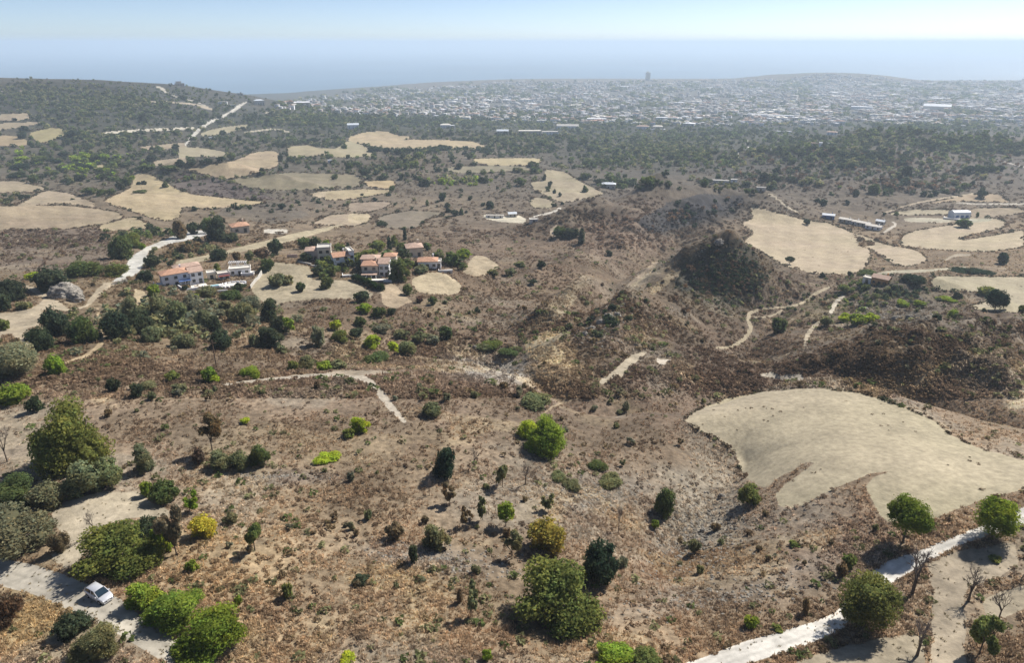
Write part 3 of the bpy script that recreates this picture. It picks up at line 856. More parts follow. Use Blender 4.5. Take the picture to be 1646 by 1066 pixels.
CF = COVERC.reshape(-1, 3) * np.array([1.03, 1.06, 1.03], np.float32)
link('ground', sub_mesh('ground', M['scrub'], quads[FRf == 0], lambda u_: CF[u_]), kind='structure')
GXf = GX.ravel(); GYf = GY.ravel()
for k, (nm, mat, ty, data, col, en) in enumerate(REG):
    fs = quads[FRf == k + 1]
    if len(fs) < 3: continue
    def cc(u_, col=col):
        x, y = GXf[u_], GYf[u_]
        t = 1 + .08 * fbm(x / 40, y / 9, 80, 4) + .12 * fbm(x / 1.6, y / 1.6, 84, 3)
        g = .5 + .5 * fbm(x / 60, y / 30, 88, 2)
        if nm in RUTS:
            d_ = rut_dist(nm, x, y) + .25 * fbm(x / 4, y / 4, 98, 2)
            t = t * (1 - .20 * np.exp(-((d_ - .95) / .32) ** 2)) * (1 - .10 * np.exp(-(d_ / .4) ** 2))
            edge = sstep(2.0, 3.4, d_)
            t = t * (1 - .18 * edge * (.5 + .5 * fbm(x / 2, y / 2, 99, 3)))
        if mat == FIELD:
            hz = P3[u_, 2]
            dist = np.clip(y / 260, .35, 4)
            t = t + .075 * np.sin(6.283 * hz / (.5 * dist) + 1.2 * fbm(x / 30, y / 30, 92, 2)) * (.6 + .4 * fbm(x / 12, y / 12, 94, 2)) + .05 * (y > 300) * np.sin((x * .8 + y * .25) / (1.1 * dist) + 2 * fbm(x / 40, y / 40, 93, 2))
        else:
            t = t * (1 + .22 * fbm(x / 2.5, y / 2.5, 95, 3) + .18 * fbm(x / 11, y / 11, 96, 3))
        c = np.array(col)[None] * t[:, None] * .72
        if mat == FIELD:
            c[:, 0] *= 1 - .05 * g; c[:, 2] *= 1 - .10 * g
        return c
    link(nm, sub_mesh(nm, M[mat], fs, cc), kind='structure')

def region_at(X, Y):
    v = np.log(np.maximum(Y, 23)); u = X / np.maximum(Y, 23)
    i = np.clip(np.interp(v, V, np.arange(NR)).astype(int), 0, NR - 2)
    j = np.clip(np.interp(u, U, np.arange(NC)).astype(int), 0, NC - 2)
    return FR[i, j]

# sea
m, nt, b = new_mat('sea_water')
rgb = nd(nt, 'ShaderNodeRGB'); rgb.outputs[0].default_value = (.12, .20, .28, 1)
f, n = noise_factor(nt, .0006, 3, .6, .85, 1.15)
nt.links.new(tint(nt, rgb.outputs[0], f), b.inputs['Base Color'])
b.inputs['Roughness'].default_value = .45; b.inputs['Specular IOR Level'].default_value = .4
me = np_mesh('sea', [(-90000, 2500, SEA), (90000, 2500, SEA), (90000, 75000, SEA), (-90000, 75000, SEA)], [(0, 1, 2, 3)], m)
link('sea', me, kind='structure')
# ------------------------------------------------------------------ plants
def unit(a):
    return a / np.maximum(np.linalg.norm(a, axis=-1, keepdims=True), 1e-9)

def sphere_quads(nu=8, nv_=5):
    v = []; f = []
    for j in range(nv_ + 1):
        th = math.pi * (0.06 + 0.88 * j / nv_)
        for i in range(nu):
            ph = 2 * math.pi * i / nu
            v.append((math.sin(th) * math.cos(ph), math.sin(th) * math.sin(ph), math.cos(th)))
    for j in range(nv_):
        for i in range(nu):
            f.append((j * nu + i, (j + 1) * nu + i, (j + 1) * nu + (i + 1) % nu, j * nu + (i + 1) % nu))
    return np.array(v), np.array(f)
SQV, SQF = sphere_quads()

def leaf_quads(P, N, size, rng, asp=1.5):
    n = len(P)
    r = unit(rng.normal(size=(n, 3)))
    a = unit(np.cross(N, r)); b = np.cross(N, a)
    s = size * rng.uniform(.55, 1.35, (n, 1))
    a = a * s * asp * .5; b = b * s * .5
    v = np.stack([P - a, P - b * .9, P + a, P + b * .9], 1).reshape(-1, 3)
    f = np.arange(n * 4).reshape(-1, 4)
    return v, f

def crown_lobes(rng, form):
    L = []
    if form == 'bush':
        L.append((0, 0, .42, .28, .36))
        nL = rng.integers(9, 13); t0 = rng.uniform(0, 6.28)
        for k in range(nL):
            t = t0 + 6.28 * k / nL * 1.62 + rng.uniform(-.4, .4); r = rng.uniform(.12, .34)
            z = rng.uniform(.22, .80) - .30 * (r / .34) ** 3
            q = rng.uniform(.12, .22)
            L.append((r * math.cos(t), r * math.sin(t), max(z, q * .9), q, q * rng.uniform(.85, 1.2)))
    elif form == 'round':
        L.append((0, 0, .50, .36, .40))
        for k in range(rng.integers(11, 15)):
            t = rng.uniform(0, 6.28); u_ = rng.uniform(-.7, .9); r = .31 * math.sqrt(1 - u_ * u_)
            q = rng.uniform(.10, .17)
            L.append((r * math.cos(t), r * math.sin(t), .5 + .32 * u_, q, q))
    elif form == 'column':
        for k in range(9):
            z = .08 + .84 * k / 8; q = .36 * math.sin(math.pi * min(1, .18 + z * .80)) ** .7 + .06
            L.append((rng.uniform(-.05, .05), rng.uniform(-.05, .05), z, q, .11))
    elif form == 'low':
        for k in range(9):
            t = rng.uniform(0, 6.28); r = rng.uniform(.05, .34); q = rng.uniform(.14, .22)
            L.append((r * math.cos(t), r * math.sin(t), rng.uniform(.3, .6), q, .38))
    elif form == 'open':   # thin airy crown
        for k in range(10):
            t = rng.uniform(0, 6.28); r = rng.uniform(.08, .36); q = rng.uniform(.09, .15)
            L.append((r * math.cos(t), r * math.sin(t), rng.uniform(.2, .85), q, q * 1.1))
    return np.array(L)

def crown_geo(seed, form, n, leaf, core=True, tone_var=.3):
    rng = np.random.default_rng(seed)
    L = crown_lobes(rng, form)
    ar = L[:, 3] * L[:, 4]
    k = rng.choice(len(L), n * 2, p=ar / ar.sum())
    D = unit(rng.normal(size=(n * 2, 3)))
    rr = rng.uniform(.62, 1.22, (n * 2, 1)) + (rng.random((n * 2, 1)) < .06) * rng.uniform(0, .25, (n * 2, 1))
    P = L[k, :3] + D * rr * np.stack([L[k, 3], L[k, 3], L[k, 4]], -1)
    inside = np.zeros(len(P), bool)
    for l in L:
        q = (((P[:, 0] - l[0]) / l[3]) ** 2 + ((P[:, 1] - l[1]) / l[3]) ** 2 + ((P[:, 2] - l[2]) / l[4]) ** 2)
        inside |= q < .55
    # uneven gaps
    gap = fbm(P[:, 0] * 9 + seed, P[:, 2] * 9 + P[:, 1] * 5, seed, 2) < -.30
    keep = ~inside & ~gap & (P[:, 2] > 0.0)
    P = P[keep][:n]; D = D[keep][:n]; k = k[keep][:n]
    N = unit(D + rng.normal(size=D.shape) * .7)
    v, f = leaf_quads(P, N, leaf, rng)
    lt = rng.uniform(1 - tone_var * .6, 1 + tone_var * .6, len(L))[k]
    tn = lt * rng.uniform(1 - tone_var, 1 + tone_var, len(P)) * (1 + .35 * fbm(P[:, 0] * 6, P[:, 2] * 6 + P[:, 1] * 4, seed + 3, 2))
    hue = rng.uniform(-.10, .10, len(P)) + .10 * fbm(P[:, 0] * 4 + 9, P[:, 2] * 4, seed + 9, 2)
    c = np.stack([tn * (1 + hue * 1.3), tn, tn * (1 - hue)], -1)
    c = np.repeat(c, 4, axis=0)
    if core:
        for i, l in enumerate(L):
            jit = 1 + .12 * rng.normal(size=(len(SQV), 1))
            cv = l[:3] + SQV * jit * np.array([l[3], l[3], l[4]]) * .72
            cv[:, 2] = np.maximum(cv[:, 2], .01)
            f = np.concatenate([f, SQF + len(v)]); v = np.concatenate([v, cv])
            c = np.concatenate([c, np.full((len(cv), 3), .85) * rng.uniform(.8, 1.2, (len(cv), 1))])
    return v, f, c

def crown_mesh(name, *a, **k):
    v, f, c = crown_geo(*a, **k)
    return np_mesh(name, v, f, M['leaf'], np.clip(c, .15, 2.5))

PROTO = {}
for form in ('bush', 'round', 'open', 'low', 'column'):
    PROTO[form, 'L'] = [crown_mesh('crown', 100 + i, form, 9500, .027) for i in range(3)]
    PROTO[form, 'M'] = [crown_mesh('crown', 200 + i, form, 3000, .046) for i in range(3)]
    PROTO[form, 'S'] = [crown_mesh('crown', 300 + i, form, 520, .11) for i in range(3)]
    PROTO[form, 'T'] = [crown_mesh('crown', 400 + i, form, 130, .20, core=(form != 'open')) for i in range(4)]

def branch_geo(seed, levels=4, mb=None, p0=(0, 0, 0), d0=(0, 0, 1), L0=.26, r0=.035, spread=.62, nk=(3, 4), sides=4):
    rng = random.Random(seed)
    mb = mb or MB(); twigs = MB()
    def rec(p, d, L, r, lv):
        d = unit(np.array(d)); q = p + d * L
        (mb if lv < 2 else twigs).tube(p, q, r, r * .66, sides if lv < 2 else 3)
        if lv >= levels: return
        for _ in range(rng.randint(*nk)):
            nd_ = unit(d + np.array([rng.gauss(0, spread), rng.gauss(0, spread), rng.gauss(.12, spread * .5)]))
            rec(p + d * L * rng.uniform(.7, 1.0), nd_, L * rng.uniform(.62, .86), r * .6, lv + 1)
    rec(np.array(p0, float), d0, L0, r0, 0)
    return mb, twigs

def mb_mesh(mb, name, mat, fit=None):
    v = np.array(mb.v)
    if fit is not None:
        v = v * fit
    me = bpy.data.meshes.new(name); me.from_pydata([tuple(p) for p in v], [], mb.f); me.materials.append(mat); me.update()
    return me

BARE = []
for sd in (3, 8, 14):
    a, t = branch_geo(sd, 5, nk=(3, 3))
    allv = np.array(a.v + t.v); hz_ = allv[:, 2].max(); wx = np.abs(allv[:, :2]).max() * 2
    fit = np.array([1 / wx, 1 / wx, 1 / hz_])
    BARE.append((mb_mesh(a, 'trunk', M['bark'], fit), mb_mesh(t, 'twigs', M['twig'], fit)))
TRUNK = []
for sd in (1, 2, 5):
    a, t = branch_geo(sd, 2, L0=.34, r0=.035, spread=.5, sides=6)
    m_ = MB(); m_.v = a.v + t.v; n0 = len(a.v); m_.f = a.f + [tuple(i + n0 for i in f) for f in t.f]
    v = np.array(m_.v); TRUNK.append(mb_mesh(m_, 'trunk', M['bark'], np.array([1.0, 1.0, .9 / v[:, 2].max()])))
STEM = []
for sd in (11, 12):
    m_ = MB(); r_ = random.Random(sd)
    for k in range(6):
        t = r_.uniform(0, 6.28); m_.tube((.05 * math.cos(t), .05 * math.sin(t), -.1), (.28 * math.cos(t), .28 * math.sin(t), .6), .022, .010, 5)
    STEM.append(mb_mesh(m_, 'stem', M['bark']))

PAL0 = {
 'olive': (.14, .142, .070), 'grey': (.15, .15, .095), 'dark': (.048, .060, .032), 'deep': (.026, .040, .022),
 'green': (.128, .146, .042), 'mid': (.080, .102, .036), 'lime': (.26, .30, .030), 'yelgrn': (.165, .215, .030), 'yellow': (.34, .30, .045),
 'orange': (.27, .20, .045), 'bronze': (.14, .105, .058), 'brown': (.115, .078, .052), 'bright': (.125, .175, .028),
}
PAL = {k_: tuple(q * 1.62 for q in v_) for k_, v_ in PAL0.items()}
_tc = [0]
def tree(cx, base, w, h, col, form, label=None, cat=None, group=None, name=None, single=False, jitter=True):
    """w,h in photograph pixels; stands on the ground where the photograph shows it"""
    _tc[0] += 1; rng = random.Random(_tc[0] * 7 + 1)
    th = PITCH + math.atan((base - 533) / F)
    X, Y, Z = at(cx, base - .32 * w * max(0, math.sin(th)))
    d = depth_of(X, Y, Z); s = d / F
    wm = w * s * 1.04
    hh = .84 * math.sqrt(max((h ** 2 - (w * math.sin(th)) ** 2 * .8), (.5 * h) ** 2)) / math.cos(th) * s
    place_tree(X, Y, Z, wm, hh, w, col, form, label, cat, group, name, single, rng)

def place_tree(X, Y, Z, wm, hm, wpx, col, form, label, cat, group, name, single, rng):
    size = 'L' if wpx > 62 else 'M' if wpx > 28 else 'S' if wpx > 11 else 'T'
    c = PAL[col]; j = rng.uniform(.86, 1.14)
    color = (c[0] * j * rng.uniform(.93, 1.07), c[1] * j, c[2] * j * rng.uniform(.9, 1.1), 1)
    rz = rng.uniform(0, 6.28)
    nm = name or {'bush': 'shrub' if wpx < 55 else 'bushy_tree', 'round': 'round_tree', 'open': 'young_tree', 'low': 'low_shrub', 'column': 'cypress_tree', 'bare': 'bare_tree', 'tree': 'crowned_tree'}[form]
    ct = cat or ('shrub' if 'shrub' in nm else 'hedge' if 'hedge' in nm else 'tree')
    if form == 'bare':
        r = empty(nm, (X, Y, Z - .1), rz, label=label, cat=ct, group=group)
        tm, wmsh = BARE[rng.randrange(3)]
        for n_, me in (('trunk', tm), ('twigs', wmsh)):
            o = link(n_, me, r); o.scale = (wm, wm, hm)
        return r
    fm = 'round' if form == 'tree' else form
    me = PROTO[fm, size][rng.randrange(3)]
    lift = {'tree': .24, 'open': .12, 'round': .06}.get(form, -.03)
    if single:
        o = link(nm, me, None, label, ct, group)
        o.location = (X, Y, Z + lift * hm); o.scale = (wm * 1.06, wm * 1.06, hm * (1 - lift)); o.rotation_euler = (0, 0, rz); o.color = color
        return o
    r = empty(nm, (X, Y, Z), rz, label=label, cat=ct, group=group)
    o = link('crown', me, r); o.location = (0, 0, lift * hm); o.scale = (wm * 1.08, wm * 1.08, hm * (1.02 - lift)); o.color = color
    if form in ('tree', 'open', 'round', 'column'):
        t = link('trunk', TRUNK[rng.randrange(3)], r); t.scale = (wm * .8, wm * .8, hm * .8); t.location = (0, 0, -.2)
    else:
        t = link('stem', STEM[rng.randrange(2)], r); t.scale = (wm, wm, hm)
    return r

# foreground and middle plants, one row each: centre x, foot y, width, height, colour, form, label
TREES = [
 (122,766,106,124,'green','bush','tallest broad green tree on the left slope above the small pale clearing'),
 (140,803,62,72,'olive','bush','grey green tree at the foot of the tallest left tree, above the clearing'),
 (178,790,44,66,'olive','bush','olive green shrub right of the grey green tree above the clearing'),
 (22,830,72,62,'mid','bush','green tree at the left edge, behind the big grey one by the road'),
 (82,822,54,56,'olive','bush','dull grey shrub between the left edge trees and the clearing'),
 (36,906,118,92,'grey','bush','big grey green tree at the left edge beside the concrete road'),
 (97,893,30,38,'bronze','low','small bronze shrub at the lower left corner of the clearing'),
 (190,932,122,94,'green','bush','big bright green tree directly behind the parked car'),
 (240,872,44,48,'dark','bush','dark olive tree at the right corner of the clearing'),
 (264,890,28,52,'yelgrn','bush','light green narrow shrub right of the tree behind the car'),
 (284,902,44,96,'bronze','open','tall brownish half dry tree right of the clearing'),
 (266,814,46,50,'mid','bush','rounded green shrub at the top right corner of the clearing'),
 (238,800,18,32,'yelgrn','bush','small yellow green shrub left of the rounded one above the clearing'),
 (306,830,28,36,'yelgrn','open','loose light green shrub above the yellow one right of the clearing'),
 (330,868,42,48,'yellow','bush','yellow and green shrub right of the clearing'),
 (371,846,22,24,'olive','bush','small olive shrub uphill of the yellow shrub'),
 (410,893,36,52,'green','open','light green upright shrub alone on the slope right of the yellow shrub'),
 (310,921,20,24,'yelgrn','bush','tiny green shrub between the yellow shrub and the roadside hedge trees'),
 (234,764,34,52,'olive','bush','upright olive shrub alone on the slope above the clearing'),
 (152,864,20,48,'brown','bare','small leafless tree standing in the clearing'),
 (236,988,62,54,'yelgrn','bush','first and palest of the three roadside hedge trees right of the car'),
 (284,1019,90,74,'bright','bush','middle one of the three roadside hedge trees right of the car'),
 (342,1064,108,88,'bright','bush','lowest and broadest of the three roadside hedge trees'),
 (118,1030,60,52,'dark','bush','dark shrub on the near side of the concrete road below the car'),
 (160,1066,74,62,'olive','bush','olive shrub right of the dark one on the near side of the road'),
 (16,1010,46,64,'brown','bush','dry brown shrub in the lower left corner'),
 (20,655,60,46,'yelgrn','bush','yellow green tree at the left edge, level with the far path'),
 (58,665,26,34,'dark','bush','dark shrub right of the left edge yellow green tree'),
 (12,748,30,70,'brown','bare','brown leafless tree at the left edge'),
 (342,735,40,70,'bronze','open','tall narrow bronze shrub left of the red earth bank on the mid slope'),
 (320,750,24,34,'brown','bush','low brown shrub at the foot of the tall bronze one'),
 (355,760,40,36,'olive','bush','leftmost of the low olive shrubs on the mid left slope'),
 (388,758,34,40,'olive','bush','olive shrub second from the left in the mid slope row'),
 (418,752,34,44,'mid','bush','rightmost and greenest shrub of the mid slope row'),
 (395,683,15,13,'lime','bush','tiny bright yellow shrub alone above the mid slope row'),
 (221,642,20,30,'dark','bush','dark shrub third from the left below the left dirt track'),
 (184,632,20,30,'dark','bush','small dark shrub on the slope below the left dirt track'),
 (579,699,34,32,'lime','bush','bright yellow green bush below the end of the pale footpath'),
 (560,707,21,20,'green','bush','small green bush touching the yellow green one below the footpath'),
 (694,673,34,32,'olive','bush','round olive bush right of the pale footpath'),
 (527,746,42,20,'lime','low','low flat yellow bush left of the plot'),
 (716,771,42,58,'deep','bush','dark evergreen tree in the upper part of the plot'),
 (723,818,26,38,'bronze','open','thin olive sapling below the dark evergreen'),
 (776,840,20,44,'olive','open','thin upright sapling in the middle of the plot'),
 (744,852,18,34,'bronze','open','small brownish sapling left of the middle sapling'),
 (762,755,20,38,'brown','bare','small bare tree right of the dark evergreen'),
 (690,800,16,32,'brown','bare','small bare tree below and left of the dark evergreen'),
 (702,888,46,46,'olive','bush','rounded olive shrub at the lower left of the plot'),
 (634,871,28,34,'bronze','bush','dry bronze shrub on the left edge of the plot'),
 (665,908,16,38,'dark','bush','dark stubby shrub below the rounded olive one'),
 (757,1000,26,58,'olive','open','upright olive shrub left of the big bottom tree'),
 (739,972,12,30,'bronze','bush','thin dry stalk left of the upright olive shrub'),
 (463,966,18,32,'green','bush','small green shrub alone on the lower slope'),
 (578,943,28,20,'dark','bush','dark low clump on the lower middle slope'),
 (558,1068,26,14,'lime','low','yellow bush cut by the bottom edge left of centre'),
 (782,1066,18,22,'yelgrn','bush','small green bush at the bottom edge left of the big tree'),
 (384,975,12,20,'yelgrn','bush','tiny yellow green bush right of the roadside hedge trees'),
 (574,945,12,14,'bronze','bush','tiny bronze clump beside the dark low clump'),
 (880,736,66,68,'yelgrn','bush','yellow green rounded tree at the top right corner of the plot'),
 (848,708,36,36,'lime','bush','bright yellow bush on the left of the yellow green corner tree'),
 (880,893,62,70,'orange','bush','orange and yellow autumn bush in the middle of the plot'),
 (963,948,60,92,'deep','bush','tall dark evergreen right of the big bottom tree'),
 (892,1020,134,118,'green','bush','biggest broad green tree at the bottom of the plot'),
 (1000,915,20,22,'grey','bush','small grey green shrub right of the tall dark evergreen'),
 (823,906,34,50,'olive','open','olive sapling above the biggest bottom tree'),
 (813,852,28,46,'yelgrn','tree','small light green tree with a bare trunk in the middle of the plot'),
 (808,788,24,44,'olive','open','thin pale sapling in the upper right of the plot'),
 (845,784,26,44,'brown','bare','bare tree in the upper right of the plot'),
 (877,824,24,30,'olive','open','small olive sapling above the orange bush'),
 (994,860,18,50,'brown','bare','slender bare tree above the tall dark evergreen'),
 (1066,834,34,58,'mid','bush','green shrub just right of the plot beside the gully'),
 (1052,852,14,18,'bright','bush','tiny bright green shrub below the gully shrub'),
 (1116,892,18,28,'olive','bush','small olive shrub on the grey rocky slope'),
 (866,667,62,34,'olive','low','low olive thicket above the yellow green corner tree'),
 (898,776,30,18,'olive','low','left low green clump along the upper right plot edge'),
 (962,760,34,18,'mid','low','middle low green clump along the upper right plot edge'),
 (982,788,46,22,'olive','low','right low green clump along the upper right plot edge'),
 (920,790,36,20,'olive','low','olive clump below the left clump of the plot edge'),
 (942,930,10,14,'yellow','bush','tiny yellow bush right of the biggest bottom tree'),
 (984,1076,62,42,'yelgrn','bush','yellow green bush at the bottom edge right of centre'),
 (1036,1078,54,42,'green','bush','green bush beside the yellow green one at the bottom edge'),
 (1203,816,36,46,'green','bush','round green bush at the left foot of the large pale field'),
 (1451,886,66,86,'bright','tree','round bright green tree with a visible trunk below the large pale field'),
 (1594,875,68,72,'yelgrn','round','yellow green round tree on the white road'),
 (1387,1029,96,102,'green','round','dense green tree beside the white road'),
 (1466,971,68,86,'brown','bare','largest leafless tree by the white road'),
 (1556,977,44,62,'brown','bare','leafless tree right of the pale dirt lane'),
 (1604,1006,32,56,'brown','bare','small leafless tree further right of the dirt lane'),
 (1648,930,34,62,'brown','bare','leafless tree cut by the right edge'),
 (1474,1068,56,66,'brown','bare','leafless tree at the bottom edge beside the dirt lane'),
 (1574,1064,52,78,'green','open','half bare green tree at the bottom right'),
 (1276,882,20,12,'green','low','tiny green clump on the brown slope below the field'),
 (1351,930,16,30,'bronze','bush','small bronze shrub above the dense roadside tree'),
 (1294,990,14,32,'bronze','bush','thin bronze shrub left of the dense roadside tree'),
 (1207,1014,24,26,'yelgrn','bush','small yellow green shrub left of the white road bend'),
 (1250,1018,20,12,'green','low','low green clump at the edge of the white road'),
 (1600,905,20,10,'green','low','flat green clump on the pale ground right of the road'),
 (1363,918,22,30,'green','bush','green shoot above the dense roadside tree'),
 # second line of hills, left
 (84,470,54,52,'dark','bush','dark tree behind the pale boulder'),
 (140,450,56,32,'mid','low','green thicket right of the dark tree behind the boulder'),
 (20,488,48,48,'dark','bush','dark tree at the left edge above the clearing track'),
 (6,503,26,40,'dark','bush','smaller dark tree cut by the left edge'),
 (53,452,22,18,'lime','bush','small yellow green bush left of the boulder tree'),
 (40,499,22,16,'olive','low','low olive bush in the left tan clearing'),
 (6,533,20,24,'green','bush','green bush at the left edge of the tan clearing'),
 (94,545,44,66,'dark','bush','tallest dark tree in the group below the boulder'),
 (136,556,44,60,'mid','bush','right green tree in the group below the boulder'),
 (70,567,42,52,'dark','bush','lowest dark tree in the group below the boulder'),
 (28,617,84,78,'grey','bush','broad grey green tree at the left edge below the clearing'),
 (92,607,30,48,'yelgrn','bush','yellow green bush right of the broad grey green tree'),
 (192,548,44,62,'dark','bush','leftmost dark tree of the thicket below the white villa'),
 (228,540,40,56,'dark','bush','second dark tree of the thicket below the white villa'),
 (212,520,34,50,'olive','bush','olive tree at the upper left of the villa thicket'),
 (258,512,30,52,'olive','bush','olive tree above the pale rocks in the villa thicket'),
 (284,530,36,62,'olive','bush','tall olive tree in the centre of the villa thicket'),
 (245,553,34,34,'olive','bush','low olive shrub under the dark villa thicket trees'),
 (312,508,34,46,'grey','bush','grey green tree right of centre in the villa thicket'),
 (328,530,30,40,'olive','bush','olive tree below the grey green one in the villa thicket'),
 (357,566,36,46,'dark','bush','dark rounded tree at the bottom of the villa thicket'),
 (345,535,26,34,'dark','bush','dark small tree above the dark rounded one in the villa thicket'),
 (368,512,28,36,'olive','bush','olive tree in the upper right of the villa thicket'),
 (394,524,42,48,'olive','bush','broad olive tree in the right of the villa thicket'),
 (404,500,36,28,'grey','low','grey green low shrub under the round terrace'),
 (300,562,44,30,'olive','low','low olive shrubs in front of the villa thicket, left part'),
 (330,480,34,22,'olive','low','olive shrub just under the villa terrace'),
 (370,486,36,22,'mid','low','green shrub under the right end of the villa terrace'),
 (248,478,20,26,'yelgrn','bush','yellow green shrub left under the white villa'),
 (316,482,12,12,'lime','bush','tiny bright yellow shrub under the white villa'),
 (434,520,36,46,'dark','bush','upper dark tree right of the villa thicket'),
 (450,540,28,40,'dark','bush','dark tree leaning right of the villa thicket'),
 (436,564,44,44,'dark','bush','lower dark tree right of the villa thicket'),
 (466,540,18,34,'yelgrn','open','light green sapling right of the dark trees'),
 (410,560,16,30,'olive','bush','olive shrub left of the lower dark tree'),
 (512,560,22,46,'grey','bush','grey green upright shrub in the valley bottom'),
 (540,532,20,22,'lime','bush','bright yellow bush in the valley bottom'),
 (546,552,30,26,'green','bush','green bush below the bright yellow one in the valley bottom'),
 (599,562,32,28,'lime','bush','largest yellow green bush in the valley row'),
 (634,568,22,22,'lime','bush','smaller yellow green bush in the valley row'),
 (603,588,50,26,'mid','low','low green thicket below the largest yellow bush'),
 (652,576,34,26,'olive','low','olive thicket right of the smaller yellow bush'),
 (697,556,24,22,'grey','bush','pale grey green bush in the valley row'),
 (718,548,24,30,'mid','bush','lone dark green tree on the valley slope'),
 (587,506,24,22,'yelgrn','bush','yellow green bush below the hedge of the white houses'),
 (607,512,22,22,'mid','bush','green bush right of the yellow green one below the houses'),
 (630,507,15,15,'dark','bush','small dark bush right of the green bushes below the houses'),
 (578,526,20,20,'mid','bush','green bush in the middle of the valley slope'),
 (572,545,26,20,'dark','bush','dark shrub left of the largest yellow bush'),
 (615,538,28,20,'grey','bush','grey shrub above the largest yellow bush'),
 (646,545,24,18,'olive','bush','olive shrub above the smaller yellow bush'),
 (674,552,28,22,'olive','bush','olive shrub right of the smaller yellow bush'),
 (337,616,24,32,'bright','bush','bright green bush beside the thin dark pole'),
 (345,618,20,18,'lime','bush','bright yellow bush at the foot of the bright green one'),
 (277,616,22,24,'green','bush','green bush on the left mid slope'),
 (288,636,26,22,'olive','bush','olive bush below the green one on the left mid slope'),
 (245,630,34,20,'olive','low','low olive bush left of the green one on the mid slope'),
 (402,612,36,22,'yelgrn','low','low yellow green bush at the left end of the footpath'),
 (470,598,16,22,'green','bush','small green bush above the footpath'),
 (492,597,30,26,'olive','bush','olive bush above the footpath'),
 (520,598,26,20,'yelgrn','bush','yellow green bush above the footpath'),
 (545,596,28,18,'olive','low','low olive bush above the right part of the footpath'),
 (794,562,38,16,'green','low','green bushes in the bottom of the ravine'),
 (820,574,40,16,'mid','low','green bushes in the ravine left of the tan bank'),
 (777,563,26,12,'olive','low','olive bush in the ravine near the white rock'),
 # trees around the houses
 (196,420,40,54,'mid','bush','tall green tree left of the driveway'),
 (214,400,30,36,'green','bush','green tree above the driveway'),
 (187,450,38,34,'green','bush','green tree at the lower end of the driveway'),
 (236,456,24,28,'dark','bush','dark tree left of the white villa'),
 (245,432,24,28,'dark','bush','dark tree behind the white villa left'),
 (228,402,12,14,'yelgrn','bush','yellow green bush where the driveway bends'),
 (292,385,26,40,'bronze','bush','bronze topped tree behind the pale platform'),
 (312,378,22,26,'dark','bush','dark tree behind the pale platform'),
 (351,392,40,52,'dark','bush','tallest dark tree right of the pale platform'),
 (338,378,24,38,'mid','bush','green tree at the right end of the platform'),
 (372,392,24,22,'dark','bush','dark tree under the far orange roof'),
 (352,422,30,28,'dark','bush','dark round tree above the villa terrace'),
 (381,420,14,20,'bronze','bush','bronze bush above the villa terrace'),
 (402,420,14,22,'olive','bush','olive bush above the villa terrace'),
 (443,412,24,36,'dark','bush','dark tree in the middle of the tan slope'),
 (422,418,24,24,'brown','bush','dry brown bush above the right terrace'),
 (429,438,22,28,'mid','bush','green tree at the right end of the terrace'),
 (446,462,28,28,'olive','bush','left olive bush on the round tan field'),
 (462,460,22,22,'olive','bush','right olive bush on the round tan field'),
 (484,470,14,22,'mid','bush','small green tree at the corner of the round tan field'),
 (350,440,12,18,'green','column','green palm like shrub between the terraces'),
 (384,470,22,18,'dark','bush','dark bush under the right terrace'),
 (300,468,12,10,'deep','low','dark bush in front of the villa wall'),
 (490,402,22,26,'mid','bush','green pine left of the pale house'),
 (509,412,22,36,'dark','tree','umbrella pine with a bare trunk before the pale house'),
 (494,420,22,18,'dark','bush','dark bush before the pale house'),
 (512,444,22,22,'dark','bush','dark tree left of the house with the white gable'),
 (533,446,26,26,'mid','bush','green tree in front of the house with the white gable'),
 (525,466,22,26,'mid','bush','round green tree on the near tan field'),
 (553,434,14,16,'dark','bush','dark bush under the white gable'),
 (578,419,20,16,'green','bush','green bush between the gable house and the big house'),
 (608,407,26,26,'green','bush','round green tree behind the big house'),
 (626,402,8,24,'deep','column','dark cypress behind the big house'),
 (651,386,6,22,'deep','column','thinnest dark cypress behind the houses'),
 (646,412,22,28,'mid','bush','dark green tree right of the big house'),
 (634,398,10,22,'green','column','green cypress right of the big house'),
 (687,404,16,18,'mid','bush','green tree behind the two right houses'),
 (726,428,24,28,'mid','bush','dark green tree right of the last house'),
 (745,424,26,26,'bright','tree','bright green tree with trunk at the right end of the houses'),
 (708,422,14,22,'olive','bush','olive tree beside the last orange roof'),
 (642,456,36,44,'mid','bush','big green tree between the houses'),
 (636,428,20,20,'green','bush','green tree above the big tree between the houses'),
 (655,476,16,22,'mid','bush','green tree below the big tree between the houses'),
 (582,488,26,25,'dark','bush','dark round tree below the hedge'),
 (696,492,14,20,'mid','bush','small green tree below the right tan field'),
 (674,488,12,16,'brown','bush','brown bush left of the small green tree below the field'),
 (525,398,14,16,'yelgrn','bush','yellow green bush right of the pale house'),
 (546,404,20,14,'green','low','green bushes behind the gable house'),
 (560,404,7,16,'deep','column','small dark cypress behind the gable house'),
 (673,440,28,14,'olive','low','olive bushes before the right houses'),
 (699,420,10,16,'mid','column','green cypress left of the bright tree'),
 # right side valley
 (1250,538,26,34,'mid','bush','dark green tree by the valley track junction'),
 (1327,526,17,22,'olive','bush','olive bush beside the right valley track'),
 (1358,522,26,22,'lime','bush','left yellow green bush under the rocky ridge'),
 (1376,526,26,26,'yelgrn','bush','middle yellow green bush under the rocky ridge'),
 (1397,520,24,20,'lime','bush','right yellow green bush under the rocky ridge'),
 (1356,472,17,18,'green','bush','green bush left of the orange roofed house'),
 (1388,448,40,16,'mid','low','green bushes behind the orange roofed house'),
 (1388,468,10,12,'green','bush','small green bush beside the orange roofed house'),
 (1462,459,44,18,'deep','low','dark green scrub on top of the rocky ridge'),
